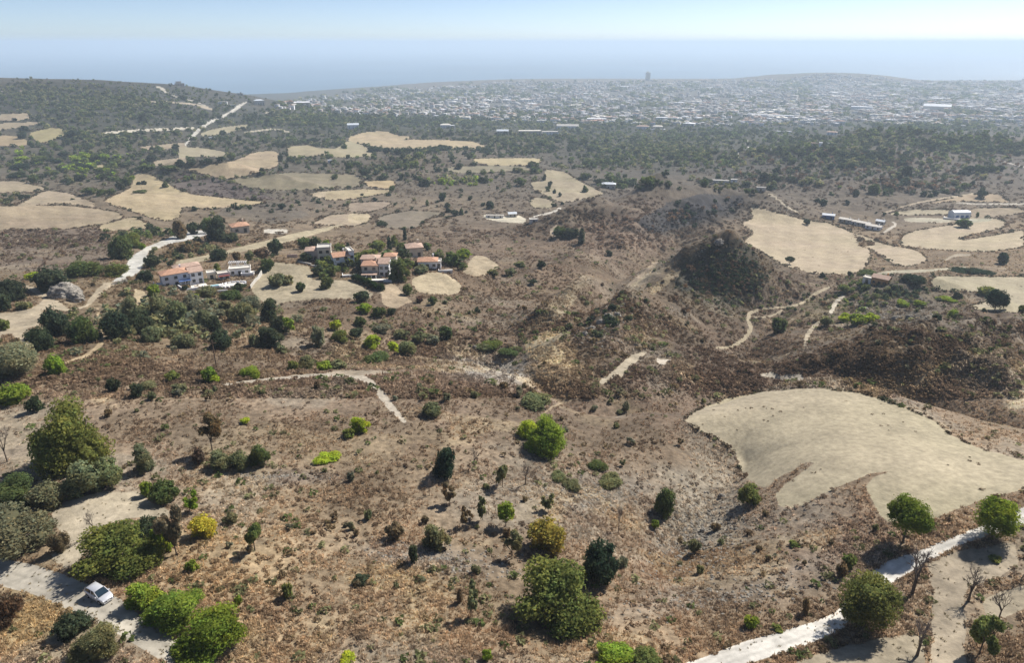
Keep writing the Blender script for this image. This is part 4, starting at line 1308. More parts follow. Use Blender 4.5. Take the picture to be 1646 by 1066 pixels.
 (1540,443,50,12,'deep','low','left part of the dark scrub strip by the right field'),
 (1580,443,46,12,'deep','low','right part of the dark scrub strip by the right field'),
 (1520,486,30,12,'yelgrn','bush','yellow green bush before the right field'),
 (1536,484,14,18,'dark','bush','dark bush right of the yellow green one before the right field'),
 (1450,494,20,12,'yelgrn','low','left low yellow bush on the rocky ridge'),
 (1476,494,24,12,'yelgrn','low','right low yellow bush on the rocky ridge'),
 (1583,478,26,22,'green','bush','green tree behind the big dark tree on the right field'),
 (1599,502,36,40,'deep','round','big dark tree on the edge of the right field'),
 (1581,502,8,8,'dark','bush','small dark bush left of the big dark tree on the right field'),
 (1506,517,16,14,'dark','bush','dark bush below the right field'),
 (1642,505,14,18,'mid','bush','green bush at the right edge below the field'),
 (1611,426,20,25,'deep','bush','dark tree on the brown slope by the right edge'),
 (1269,426,15,15,'dark','tree','small dark tree on the near edge of the middle field'),
 (1297,362,12,13,'dark','bush','small dark tree at the top edge of the middle field'),
 (1549,367,22,20,'mid','bush','green tree below the pale barn'),
 (1322,446,9,10,'dark','bush','first tiny bush at the foot of the middle field'),
 (1366,445,9,10,'dark','bush','second tiny bush at the foot of the middle field'),
 (1531,510,16,14,'yelgrn','bush','small light green bush below the right field'),
 (934,392,11,28,'dark','column','dark narrow tree on the brown hump'),
 (900,382,26,20,'mid','low','green scrub on the left of the brown hump'),
 (922,384,26,18,'dark','low','dark scrub on top of the brown hump'),
 (869,432,15,16,'dark','bush','dark round bush on the brown slope right of the houses'),
 (836,432,20,14,'olive','bush','right olive bush on the brown slope'),
 (820,444,20,16,'olive','bush','middle olive bush on the brown slope'),
 (792,446,20,16,'olive','bush','left olive bush on the brown slope'),
 (856,458,13,12,'dark','bush','small dark bush below the olive bushes'),
 (767,504,10,13,'dark','bush','tiny dark bush on the ravine slope'),
 (979,412,11,13,'dark','bush','tiny dark bush above the tan gully line'),
 (984,500,12,14,'deep','bush','black green bush on top of the rocky knoll'),
 (613,365,20,10,'dark','low','dark flat bush in the grey field'),
]
for row in TREES:
    tree(*row)

# hedge of the big house: clipped blocks in one run
hx = [(567, 449), (580, 454), (593, 459), (607, 466), (617, 468)]
hr = empty('clipped_hedge', at(592, 460), 0, label='long clipped dark green hedge in front of the big house with many roofs', cat='hedge')
ho_ = hr.location
for (ax, ay), (bx, by) in zip(hx[:-1], hx[1:]):
    p = np.array(at(ax, ay)); q = np.array(at(bx, by)); mid_ = (p + q) / 2
    o = link('hedge_section', PROTO['low', 'M'][0], hr); L_ = np.linalg.norm((q - p)[:2])
    o.location = (mid_[0] - ho_[0], mid_[1] - ho_[1], mid_[2] - ho_[2]); o.scale = (L_ * 1.5, 3.6, 3.4)
    o.rotation_euler = (0, 0, math.atan2(q[1] - p[1], q[0] - p[0])); o.color = (.05, .085, .022, 1)

# trees of the far fields: crop-local tables (centre, foot, width[, height])
def cluster(rows, fn, sc, label, group, cols=('dark', 'dark', 'deep', 'mid'), form='bush'):
    rg = random.Random(len(rows) * 3 + len(label))
    for r in rows:
        x, y = fn([(r[0], r[1])])[0]
        w_ = r[2] / sc; h_ = (r[3] if len(r) > 3 and isinstance(r[3], (int, float)) else r[2] * .95) / sc
        col = r[-1] if isinstance(r[-1], str) else rg.choice(cols)
        tree(x, y, max(w_, 3.5), max(h_, 3.5), col, form, label, 'tree', group, 'field_tree' if w_ < 14 else 'broad_field_tree', True)
cluster([(50,650,80,80),(165,640,60,60),(250,620,50),(305,620,60),(410,600,60),(510,590,80,90),(665,520,50,50),(430,370,60),(610,330,50),(570,420,40,70),(325,470,50),(940,600,50,90),(995,550,35),(940,690,50,70),(990,660,40,60),(1050,600,60),(1090,600,40),(345,780,30,50),(380,905,35),(820,1000,30),(1420,760,60,60),(1330,650,40,70),(1400,620,40),(1540,680,70,90),(1590,640,50),(1190,670,30),(1500,490,60),(1370,470,40),(1150,390,40),(1030,400,40),(800,440,45),(705,450,35),(970,480,60),(1220,440,110,60),(15,490,60),(155,415,40),(20,360,50),(75,60,60),(180,1040,60),(560,1030,50),(1070,890,30)],
        s2, 5.487, 'dark hedgerow tree below the winding pale road', 'hedgerow trees below the winding road')
cluster([(630,600,50),(595,590,45),(940,920,80),(880,890,60),(995,910,40,80),(1040,890,30),(1520,660,110,110),(1210,630,80,70),(1170,620,60),(300,600,100,60),(145,560,100,80),(585,490,90,80,'green'),(765,480,35),(805,520,40),(565,350,40),(520,350,40),(220,360,110,70),(340,370,80),(440,380,80,70),(470,600,50,80),(235,790,50),(695,830,30,70),(490,1040,40),(560,1030,30),(655,990,40),(980,500,70),(120,740,30),(385,700,50,60),(80,480,60),(870,940,60,25),(1075,780,40,50),(1190,830,40)],
        s3, 5.487, 'dark tree among the patchwork fields of the middle valley', 'trees among the middle valley fields')
tree(686,300,16,15,'deep','bush','leftmost of the three round near black trees in the middle valley', name='field_tree', single=True)
tree(711,324,13,17,'deep','bush','middle and tallest of the three round near black trees in the middle valley', name='field_tree', single=True)
tree(788,337,17,18,'deep','bush','rightmost and largest of the three round near black trees in the middle valley', name='field_tree', single=True)
tree(719,333,11,9,'dark','bush','flat dark tree below the middle near black tree', name='field_tree', single=True)
tree(422,279,9,11,'dark','tree','lone dark tree on the lower edge of the pinkish ploughed field', name='field_tree', single=True)
tree(453,336,13,12,'deep','bush','dark tree at the foot of the grey slope beside the left tan fields', name='field_tree', single=True)
cluster([(195,605,35,80),(240,660,45,70),(225,700,40,60),(280,720,35,50),(330,745,35,50)],
        s4, 5.487, 'narrow dark tree in the row on the tan field', 'row on the tan field by the brown hill')
cluster([(275,840,50),(350,820,35),(545,600,110,80),(680,640,110,70),(780,620,100,80),(100,520,50),(970,640,80,70),(900,650,50,60),(1100,640,120,90,'mid'),(1600,660,90,90),(690,470,40,60),(590,350,60),(540,290,70,80),(450,290,90,70),(180,290,120,60),(740,270,50),(630,290,60),(1010,390,70,80),(820,400,60),(550,710,55,80)],
        s4, 5.487, 'dark tree in the green hollow behind the brown hill', 'trees in the hollow behind the brown hill')
cluster([(70,650,110,90),(600,600,90,90),(700,550,90,80),(880,530,70,70),(1180,510,60,80),(1265,510,75,90),(1365,510,75,80),(1160,595,75,60),(1130,410,60,70),(980,440,100,70),(1510,460,90,60),(1440,440,80),(1410,740,40,60),(1325,820,45,60),(1110,830,70,80),(290,660,50,50),(190,590,60),(310,480,70),(840,460,80,80),(790,430,60),(920,400,80),(640,700,60,70),(440,720,60,60),(1060,800,60,50)],
        s5, 5.487, 'dark tree on the scrubby rise behind the middle field', 'trees on the rise behind the middle field')
tree(1404,312,22,22,'mid','bush','large green tree alone on the dark scrub behind the right sheds', name='broad_field_tree', single=True)
cluster([(550,600,100,150),(90,760,40,70),(760,350,80,80),(660,400,50),(920,350,70),(1140,660,40,60),(450,940,40,50),(270,920,25,30),(345,930,30),(1180,950,25,60),(700,760,60,60),(800,750,60,60),(900,740,50,60),(760,770,50),(1060,690,70,70)],
        s6, 5.612, 'dark tree on the brown slopes above the pale barn', 'trees above the pale barn')
tree(1577,319,16,18,'deep','bush','round dark tree at the end of the tan strip above the barn', name='field_tree', single=True)
cluster([(1040,580,90,80),(1110,550,100,90),(1190,550,100,100),(1250,550,90,90),(1320,545,80,80),(1390,535,70,70)],
        s6, 5.612, 'tree in the dense dark grove near the right edge', 'dense grove near the right edge')
cluster([(1135,390,80,60),(1550,370,60,60),(1275,260,70,110),(1345,520,60,70),(1400,500,40),(1450,560,60,60),(1530,550,40),(1340,600,110,90),(1590,650,80,90),(1500,680,140,60),(1270,640,80,60),(1280,690,110,80),(1100,660,120,70),(1460,830,50,70),(1270,810,50,50),(1225,810,40),(1240,890,120,50)],
        s1, 5.487, 'dark tree by the fields under the long pale lane', 'trees under the long pale lane')
cluster([(190,600,120,60,'yelgrn'),(180,680,180,80),(340,620,130,90),(160,750,200,70),(300,800,90,110,'mid'),(700,780,100,80),(760,690,110,80),(880,700,100,60),(950,740,80,60),(600,800,110,60),(800,900,130,90,'mid'),(900,910,100,80),(980,900,90,80,'mid'),(1070,850,90,80),(1120,820,80,120,'mid'),(760,600,100,80,'yelgrn'),(840,600,90,90,'mid'),(920,600,100,90,'yelgrn'),(1000,640,100,80,'mid'),(640,400,120,100),(210,340,100,70),(200,400,80),(470,470,60,60),(280,480,50,80),(240,930,60,50),(70,970,90,60),(190,930,50,50),(640,940,40,20),(130,240,40,30),(400,560,100,60),(500,620,100,50),(450,720,120,50),(560,560,80,60),(560,700,80,50)],
        s1, 5.487, 'tree in the mixed belt above the left tan fields', 'belt of trees above the left tan fields')

# ------------------------------------------------------------------ plants nobody could count
def blob_pixels(px, py, rx, ry, n, rng, an=0):
    a = rng.uniform(0, 2 * math.pi, n); r = np.minimum(np.abs(rng.normal(size=n)) ** .8 * .72, 2)
    x = r * np.cos(a) * rx; y = r * np.sin(a) * ry; t = math.radians(an)
    return px + x * math.cos(t) - y * math.sin(t), py + x * math.sin(t) + y * math.cos(t)

def merge_copies(name, protos, X, Y, Z, sx, sz, cols, mat, kind='stuff', rng=RNG, sink=.05):
    """copies of small meshes gathered in one object"""
    Vs = []; Fs = []; Cs = []; off = 0
    pick = rng.integers(0, len(protos), len(X)); rot = rng.uniform(0, 6.283, len(X))
    for pi, (v, f, c) in enumerate(protos):
        k = np.nonzero(pick == pi)[0]
        if not len(k): continue
        cr, sr = np.cos(rot[k])[:, None], np.sin(rot[k])[:, None]
        x = (v[None, :, 0] * cr - v[None, :, 1] * sr) * sx[k][:, None] + X[k][:, None]
        y = (v[None, :, 0] * sr + v[None, :, 1] * cr) * sx[k][:, None] + Y[k][:, None]
        z = (v[None, :, 2] - sink) * sz[k][:, None] + Z[k][:, None]
        Vs.append(np.stack([x, y, z], -1).reshape(-1, 3))
        Fs.append((f[None] + (np.arange(len(k)) * len(v))[:, None, None]).reshape(-1, f.shape[1]) + off)
        Cs.append((c[None] * cols[k][:, None]).reshape(-1, 3))
        off += len(k) * len(v)
    if not Vs: return
    me = np_mesh(name, np.concatenate(Vs), np.concatenate(Fs), mat, np.concatenate(Cs), k=Fs[0].shape[1])
    return link(name, me, kind=kind)

TINY = [crown_geo(500 + i, 'bush', 60, .26, core=False, tone_var=.3) for i in range(4)]
MICRO = [crown_geo(520 + i, 'bush', 26, .42, core=False, tone_var=.25) for i in range(4)]
rg = np.random.default_rng(77)
WOODS = [
 (823,225,900,45,0,4200,7,('dark','olive','dark','mid'),True),
 (500,285,420,26,0,520,5,('dark','olive'),True),
 (1400,265,280,34,0,900,6,('dark','brown','olive'),True),
 (823,190,700,10,0,700,10,('dark','mid','dark'),True),
 (1300,480,400,60,0,300,2.2,('dark','brown','olive'),True),
 (600,425,130,16,0,110,4,('mid','dark','green'),True),
 (1390,455,45,12,0,60,2.6,('mid','green'),True),
 (290,415,80,22,-10,50,3.4,('dark','olive'),True),  # px, py, rx, ry, angle, count, tree width m, colour list, skip cleared land
 (180,165,210,30,0,2600,6.0,('dark','olive','mid'),True),
 (60,150,90,20,0,700,6,('dark','olive'),True),
 (330,165,70,18,10,120,6,('dark','mid'),True),
 (180,225,200,32,0,420,7,('dark','mid','olive','dark'),True),
 (130,270,150,24,0,320,7,('dark','mid','yelgrn','dark'),True),
 (520,195,120,14,0,260,9,('dark','mid'),True),
 (700,195,170,14,0,420,10,('dark','mid','dark'),True),
 (930,200,190,16,0,480,10,('dark','mid','olive'),True),
 (720,240,160,8,0,220,8,('dark','deep'),True),
 (640,270,60,14,0,60,7,('dark','mid'),True),
 (820,270,70,12,0,100,7,('dark','mid','olive'),True),
 (740,292,60,8,0,50,6,('olive','yelgrn'),True),
 (1060,240,130,34,0,900,8,('dark','olive','mid'),True),
 (960,265,50,14,0,70,7,('dark','mid'),True),
 (1000,296,60,8,0,60,8,('mid','dark'),True),
 (1170,215,140,16,0,320,10,('dark','mid'),True),
 (1290,235,80,16,0,160,8,('dark','mid'),True),
 (1400,228,110,16,0,240,8,('dark','mid','olive'),True),
 (1400,255,90,10,0,100,8,('dark','deep'),True),
 (1570,235,110,20,0,420,9,('dark','mid','dark'),True),
 (1480,300,110,14,0,120,7,('dark','brown'),True),
 (1180,300,70,10,0,60,6,('dark','olive'),True),
 (1230,290,60,14,0,60,6,('dark','brown'),True),
 (1500,205,170,10,0,320,11,('dark','mid'),True),
 (430,225,80,12,0,90,7,('dark','mid'),True),
 (560,235,60,8,0,40,7,('dark','mid'),True),
 (1110,345,90,22,-10,60,5,('deep','brown'),True),
 (1185,440,45,34,0,700,1.7,('deep','brown','dark'),True),
 (1150,450,40,26,0,700,1.7,('dark','deep','brown'),True),
 (1440,475,70,14,0,90,3.0,('dark','deep','olive'),True),
 (1370,480,50,20,0,60,2.6,('mid','green'),True),
 (980,520,40,18,0,50,2.2,('deep','dark'),True),
 (300,515,130,38,0,260,3.6,('olive','grey'),True),
 (240,378,60,10,0,26,6,('mid','dark'),True),
 (300,403,60,8,-12,50,4,('dark','bronze'),True),
 (620,420,90,14,0,22,5,('mid','green'),True),
 (30,330,60,30,0,70,5,('dark','olive'),True),
 (340,330,140,20,0,60,5,('dark','olive'),True),
 (560,330,200,14,0,60,4,('dark','olive'),True),
 (60,390,100,26,0,60,3,('olive','brown'),True),
]
XX = []; CC = []; SS = []
for px, py, rx, ry, an, n, wm_, cl, skip in WOODS:
    if 185 < py < 262 and n > 60: n = int(n * 1.35)
    qx, qy = blob_pixels(px, py, rx, ry, n, rg, an)
    # clumped rather than even
    keep = fbm(qx / 9, qy / 4, 7, 3) > rg.uniform(-.9, .35, n)
    X, Y, Z, ok = cast(qx[keep], qy[keep])
    ok &= region_at(X, Y) == 0
    X, Y, Z = X[ok], Y[ok], Z[ok]
    XX.append(np.stack([X, Y, Z], -1)); SS.append(wm_ * rg.uniform(.5, 1.35, len(X)) * (1 + (rg.random(len(X)) < .1) * .5))
    ci = rg.integers(0, len(cl), len(X)); CC.append(np.array([PAL[c] for c in cl])[ci] * rg.uniform(.75, 1.3, (len(X), 1)))
XX = np.concatenate(XX); SS = np.concatenate(SS); CC = np.concatenate(CC)
merge_copies('far_woodland', TINY, XX[:, 0], XX[:, 1], XX[:, 2], SS, SS * .8, CC, M['leafc'], rng=rg)

# town greenery
n = 13000
qx = rg.uniform(430, 1750, n); qy = 130 + 72 * rg.random(n) ** .8
lim = np.interp(qx, [430, 560, 700, 823, 1750], [168, 146, 136, 130, 130])
k = (qy > lim) & (fbm(qx / 30, qy / 5, 45, 3) > .05)
X, Y, Z, ok = cast(qx[k], qy[k]); X, Y, Z = X[ok], Y[ok], Z[ok]
sz_ = rg.uniform(10, 26, len(X)) * np.clip(Y / 3500, .6, 1.4)
cl = np.array([PAL['dark'], PAL['mid'], PAL['olive']])[rg.integers(0, 3, len(X))] * rg.uniform(.8, 1.4, (len(X), 1))
merge_copies('town_trees', MICRO, X, Y, Z, sz_, sz_ * .55, cl, M['leafc'], rng=rg)

# dry stalks and scrub covering the slopes
def tuft_geo(seed, n=9, spread=.35, h=1.0, w_=.09):
    r = np.random.default_rng(seed); v = []; f = []; c = []
    for k in range(n):
        a = r.uniform(0, 6.28); p = np.array([r.normal() * spread * .4, r.normal() * spread * .4, 0])
        tip = p + np.array([math.cos(a) * spread * r.uniform(.2, 1), math.sin(a) * spread * r.uniform(.2, 1), h * r.uniform(.5, 1)])
        sd_ = np.array([-math.sin(a), math.cos(a), 0]) * w_ * r.uniform(.6, 1.4)
        m0 = len(v); v += [p - sd_, p + sd_, tip]; f.append((m0, m0 + 1, m0 + 2)); c += [np.full(3, r.uniform(.65, 1.35))] * 3
    return np.array(v), np.array(f), np.array(c)
TUFT = [tuft_geo(i, 11) for i in range(6)]
TUFTS = [tuft_geo(20 + i, 6, .4, 1, .16) for i in range(5)]

def bush_tri(seed, n=16):
    r = np.random.default_rng(seed)
    D = unit(r.normal(size=(n, 3))); D[:, 2] = np.abs(D[:, 2])
    P = D * np.array([.42, .42, .5]) * r.uniform(.5, 1, (n, 1)) + np.array([0, 0, .25])
    a = unit(r.normal(size=(n, 3))); b = unit(np.cross(D, a)); s = .26
    v = np.stack([P - b * s, P + b * s * .8, P + unit(a + D) * s * 1.2], 1).reshape(-1, 3)
    return v, np.arange(n * 3).reshape(-1, 3), np.repeat(r.uniform(.7, 1.3, n), 3)[:, None] * np.ones(3)
BUSHT = [bush_tri(i) for i in range(5)]

def scatter(n, y0, y1, power, seed, x0=-60, x1=1706):
    r = np.random.default_rng(seed)
    qx = r.uniform(x0, x1, n); qy = y0 + (y1 - y0) * r.random(n) ** power
    X, Y, Z, ok = cast(qx, qy)
    reg = region_at(X, Y)
    fieldish = np.array([0] + [1 if q[1] == FIELD else 2 for q in REG])[reg]
    return qx, qy, X, Y, Z, ok, fieldish, r

def add_scrub(name, protos, n, y0, y1, w0, w1, h0, h1, colf, seed, dens=None, power=1.0, mat='dry'):
    qx, qy, X, Y, Z, ok, reg, r = scatter(n, y0, y1, power, seed)
    keep = ok & (reg == 0)
    if dens is not None: keep &= r.random(n) < dens(qx, qy, X, Y)
    qx, qy, X, Y, Z = qx[keep], qy[keep], X[keep], Y[keep], Z[keep]
    c = cover_color(qx, qy, X, Y)
    c = colf(c, r, len(X), X, Y)
    s = r.uniform(0, 1, len(X)) ** 1.6
    merge_copies(name, protos, X, Y, Z, w0 + (w1 - w0) * s, h0 + (h1 - h0) * s, np.clip(c, .008, .8), M[mat], rng=r)

def col_straw(c, r, n, X, Y):
    k = r.uniform(1.6, 3.4, (n, 1)); return c * k * np.array([1.0, .995, .96])
def col_brown(c, r, n, X, Y):
    k = r.uniform(1.0, 2.0, (n, 1)); return c * k * np.array([1.0, .97, .93])
def col_green(c, r, n, X, Y):
    g = np.array([PAL['olive'], PAL['mid'], PAL['bronze'], PAL['olive']])[r.integers(0, 4, n)]
    return g * r.uniform(.6, 1.3, (n, 1))
nz = lambda s, k: (lambda qx, qy, X, Y: np.clip(.5 + k * fbm(X / s, Y / s, int(s * 10), 3), 0.03, 1))
DN = DENSITY
add_scrub('dry_grass', TUFT, int(100000 * DN), 560, 1085, .4, 1.15, .15, .6, col_straw, 1, nz(9, 1.4), power=1.2)
add_scrub('brown_scrub', BUSHT, int(15000 * DN), 560, 1085, .4, 1.2, .25, .7, col_brown, 2, nz(13, 1.8), power=1.5)
add_scrub('low_green_scrub', BUSHT, int(1800 * DN), 560, 1085, .5, 1.9, .4, 1.2, col_green, 3, nz(20, 2.2), mat='leafc')
add_scrub('slope_grass', TUFTS, int(64000 * DN), 380, 640, .7, 1.9, .4, 1.1, col_straw, 4, nz(18, 1.6))
add_scrub('slope_scrub', BUSHT, int(36000 * DN), 380, 640, .8, 2.2, .5, 1.2, col_brown, 5, nz(25, 1.6))
add_scrub('slope_green_scrub', BUSHT, int(2600 * DN), 380, 640, 1.2, 3.6, .9, 2.2, col_green, 6, nz(40, 2.2), mat='leafc')
add_scrub('far_scrub', BUSHT, int(24000 * DN), 215, 400, 1.8, 4.5, 1.0, 2.4, col_brown, 7, nz(60, 1.6))

# weeds in the stubble and rough growth along the field edges
qx, qy, X, Y, Z, ok, reg, r = scatter(60000, 215, 860, .8, 31)
k = ok & (reg == 1) & (fbm(X / 14, Y / 7, 51, 3) > .34) & (r.random(len(X)) < .07)
merge_copies('field_weeds', BUSHT, X[k], Y[k], Z[k], r.uniform(.4, 1.1, k.sum()) * np.clip(Y[k] / 300, .8, 2.2), r.uniform(.15, .4, k.sum()) * np.clip(Y[k] / 300, .8, 2), np.array([(.16, .12, .08)]) * r.uniform(.6, 1.4, (k.sum(), 1)), M['dry'], rng=r)
isf = np.isin(FR, [i + 1 for i, q in enumerate(REG) if q[1] == FIELD])
dil = isf.copy()
for dx in (-1, 0, 1):
    for dy in (-1, 0, 1): dil |= np.roll(np.roll(isf, dx, 1), dy, 0)
e = np.nonzero((dil & (FR == 0)).ravel())[0]
rr_ = np.random.default_rng(8)
ey = fc(GY).ravel()[e]
e = e[(rr_.random(len(e)) < np.clip(ey / 500, .14, .55)) & (ey > 120)]
X = fc(GX).ravel()[e]; Y = fc(GY).ravel()[e]; X = X + rr_.normal(size=len(e)) * Y * .0006; Z = ground_z(X, Y)
s_ = rr_.uniform(.5, 1.5, len(e)) * np.clip(Y / 330, .7, 2.6) * (1 + (rr_.random(len(e)) < .06) * 1.2)
merge_copies('field_edge_scrub', BUSHT, X, Y, Z, s_, s_ * .6, np.array([(.10, .08, .055), (.07, .08, .045), (.14, .10, .07)])[rr_.integers(0, 3, len(e))] * rr_.uniform(.6, 1.4, (len(e), 1)), M['dry'], rng=rr_)

# countable small shrubs dotted over the near slopes
SPOTS = [(300,640,330,60,16,'small shrub on the left middle slope'),(560,860,190,120,16,'small shrub on the lower middle slope'),
 (850,810,150,90,12,'small shrub on the slope above the orange bush'),(1000,700,170,60,13,'small shrub left of the large pale field'),
 (1230,900,150,70,14,'small shrub below the large pale field'),(780,640,200,30,12,'small shrub right of the pale footpath'),
 (700,500,140,50,26,'small bush on the slope under the houses'),(1050,560,170,60,13,'small bush on the slopes above the ravine'),
 (1450,580,180,50,22,'small bush behind the large pale field')]
r_ = np.random.default_rng(41)
for cx, cy, rx, ry, n, lab in SPOTS:
    x, y = blob_pixels(cx, cy, rx, ry, n, r_)
    X, Y, Z, ok = cast(x, y); rgn = region_at(X, Y)
    for i in range(n):
        if ok[i] and rgn[i] == 0:
            w_ = r_.uniform(7, 15) * (1 if cy > 620 else .6)
            tree(x[i], y[i], w_, w_ * r_.uniform(.8, 1.5), ['olive', 'bronze', 'grey', 'olive', 'bronze'][r_.integers(0, 5)], ['bush', 'open', 'low', 'bush'][r_.integers(0, 4)], lab, 'shrub', lab.replace('small', 'small scattered', 1), 'scrub_bush', True)

# sparse grass on the cleared ground and the road verges
qx, qy, X, Y, Z, ok, reg, r = scatter(16000, 600, 1080, 1.0, 61)
k = ok & (reg == 2) & (r.random(len(X)) < np.clip(.22 + .5 * fbm(X / 5, Y / 5, 63, 3), 0, 1))
merge_copies('verge_grass', TUFT, X[k], Y[k], Z[k], r.uniform(.25, .7, k.sum()), r.uniform(.1, .35, k.sum()), np.array([(.32, .27, .17)]) * r.uniform(.5, 1.3, (k.sum(), 1)), M['dry'], rng=r)
# ------------------------------------------------------------------ buildings
def roof_mb(kind, w_, d_, z, rise, ov=.45):
    a, b_ = w_ / 2 + ov, d_ / 2 + ov; m_ = MB(); t = .22
    if kind == 'flat':
        m_.box(0, 0, z, w_ + .3, d_ + .3, .25)
        for sx, sy, lx, ly in ((0, 1, w_ + .3, .25), (0, -1, w_ + .3, .25), (1, 0, .25, d_ - .2), (-1, 0, .25, d_ - .2)):
            m_.box(sx * (w_ / 2 + .025), sy * (d_ / 2 + .025), z + .252, lx, ly, .55)
        return m_
    if kind == 'hip':
        r = max(a - b_, .0) if a > b_ else 0; q = max(b_ - a, 0)
        top = [(-r, -q, z + rise + t), (r, q, z + rise + t)] if a > b_ else [(0, -q, z + rise + t), (0, q, z + rise + t)]
        base = [(-a, -b_, z + t), (a, -b_, z + t), (a, b_, z + t), (-a, b_, z + t)]
        low = [(x, y, z) for x, y, _ in base]
        v = low + base + top
        if a > b_: f = [(4, 5, 9, 8), (5, 6, 9), (6, 7, 8, 9), (7, 4, 8)]
        else: f = [(4, 5, 8), (5, 6, 9, 8), (6, 7, 9), (7, 4, 8, 9)]
        f += [(0, 1, 5, 4), (1, 2, 6, 5), (2, 3, 7, 6), (3, 0, 4, 7), (0, 3, 2, 1)]
        return m_.poly(v, f)
    # gable, ridge along x
    v = [(-a, -b_, z), (a, -b_, z), (a, b_, z), (-a, b_, z), (-a, -b_, z + t), (a, -b_, z + t), (a, b_, z + t), (-a, b_, z + t), (-a, 0, z + rise + t), (a, 0, z + rise + t), (-a, 0, z + rise), (a, 0, z + rise)]
    f = [(4, 5, 9, 8), (7, 8, 9, 6), (0, 10, 11, 1), (3, 2, 11, 10), (0, 1, 5, 4), (2, 3, 7, 6), (1, 11, 9, 5), (11, 2, 6, 9), (0, 4, 8, 10), (10, 8, 7, 3)]
    return m_.poly(v, f)

def house(px, py, rot, label, blocks, cat='house', name='house', group=None, sink=3.0, z_up=0.0):
    X, Y, Z = at(px, py)
    ang = -math.atan2(X, Y) + math.radians(rot)
    r = empty(name, (X, Y, Z + z_up), ang, label=label, cat=cat, group=group)
    if px < 760 and 365 < py < 475:
        q_ = depth_of(X, Y, Z) / 345; r.scale = (q_, q_, q_)
    for bl in blocks:
        x, y, w_, d_, h_, kind, wm_, rm = bl[:8]
        wins = bl[8] if len(bl) > 8 else 2
        W = MB().box(0, 0, -sink, w_, d_, h_ + sink)
        if kind == 'gable':
            rise = d_ * .22
            W.poly([(-w_ / 2, -d_ / 2, h_), (-w_ / 2, d_ / 2, h_), (-w_ / 2, 0, h_ + rise * .9), (w_ / 2, -d_ / 2, h_), (w_ / 2, d_ / 2, h_), (w_ / 2, 0, h_ + rise * .9)], [(0, 2, 1), (3, 4, 5)])
        wo = W.build('wall', M[wm_], r); wo.location = (x, y, 0)
        ro = roof_mb(kind, w_, d_, h_ + .003, d_ * .22 if kind == 'gable' else min(w_, d_) * .2).build('roof', M[rm], r); ro.location = (x, y, 0)
        if kind != 'flat' and w_ > 5 and len(r.children) < 4:
            ch = MB().box(0, 0, h_, .7, .7, 1.9 + d_ * .1).box(0, 0, h_ + 1.9 + d_ * .1, .9, .9, .15).build('chimney', M[wm_], ro)
            ch.location = (w_ * .28, d_ * .2, 0)
        st = 2 if h_ > 5 else 1
        for s_ in range(st):
            zz = .9 + s_ * 3.0
            for k in range(wins):
                xx = -w_ / 2 + w_ * (k + .5) / wins
                door = (s_ == 0 and k == wins // 2)
                zh = 2.1 if door else 1.25
                z0 = .05 if door else zz
                o = MB().box(0, 0, 0, 1.3, .10, zh).build('door' if door else 'window', M['glass'], r)
                o.location = (x + xx, y - d_ / 2 - .02, z0)
                fr = MB().box(0, 0, zh, 1.5, .16, .10).box(0, 0, -.10, 1.5, .2, .10).box(-.7, 0, 0, .10, .16, zh).box(.7, 0, 0, .10, .16, zh).build('frame', M['wood'], o)
                fr.location = (0, -.02, 0)
            for sx in (-1, 1):
                o = MB().box(0, 0, 0, .10, 1.2, 1.2).build('window', M['glass'], r); o.location = (x + sx * (w_ / 2 + .02), y, zz)
    return r

# the white villa
v = house(297, 459, 8, 'large white two storey villa with an orange tiled roof at the left of the hamlet', [
    (-3.2, 5, 12.5, 8, 6.3, 'hip', 'white', 'tile', 3), (6.2, 4.2, 6.2, 8, 5.8, 'gable', 'white', 'tilep', 2), (4, 12, 12, 6, 6.6, 'hip', 'white', 'tilep', 2)], cat='villa', name='villa')
pr = MB()
for x_ in (-1.8, .4, 2.6): pr.box(x_, -1.6, -2, .3, .3, 4.6)
pr.build('porch', M['white'], v)
MB().box(.4, -.3, 2.6, 5.4, 3.2, .22).build('porch_roof', M['blue'], v)
MB().box(1, -3.8, -3, 17, 4.6, 2.9).build('terrace', M['paving'], v)
# terraces and small buildings to its right
t1 = house(361, 449, 4, 'small pavilion with a dark red awning on the white terrace', [(0, 2, 5.5, 4, 2.7, 'flat', 'white', 'paving', 2)], cat='pavilion', name='garden_pavilion')
MB().box(0, -1.3, 2.2, 5.2, 2.4, .12).build('awning', M['awning'], t1)
t2 = house(386, 443, -6, 'long low white building with a flat roof on the right terrace', [(0, 3, 10, 5, 3.0, 'flat', 'white', 'paving', 3)], cat='building', name='low_house')
house(341, 449, 0, 'narrow cream outbuilding between the villa and the awning pavilion', [(0, 2, 4, 4, 3.0, 'flat', 'cream', 'paving', 1)], cat='building', name='outbuilding')
pg = empty('pergola', at(383, 430), .1, label='white pergola behind the long low building', cat='pergola')
for x_ in (-3.5, 0, 3.5):
    for y_ in (-1.2, 1.2): MB().box(x_, y_, -1, .25, .25, 3.6).build('post', M['white'], pg)
b_ = MB()
for x_ in np.linspace(-3.8, 3.8, 9): b_.box(x_, 0, 2.76, .12, 3.0, .15)
b_.box(0, -1.2, 2.602, 8, .15, .15).box(0, 1.2, 2.602, 8, .15, .15).build('beams', M['white'], pg)

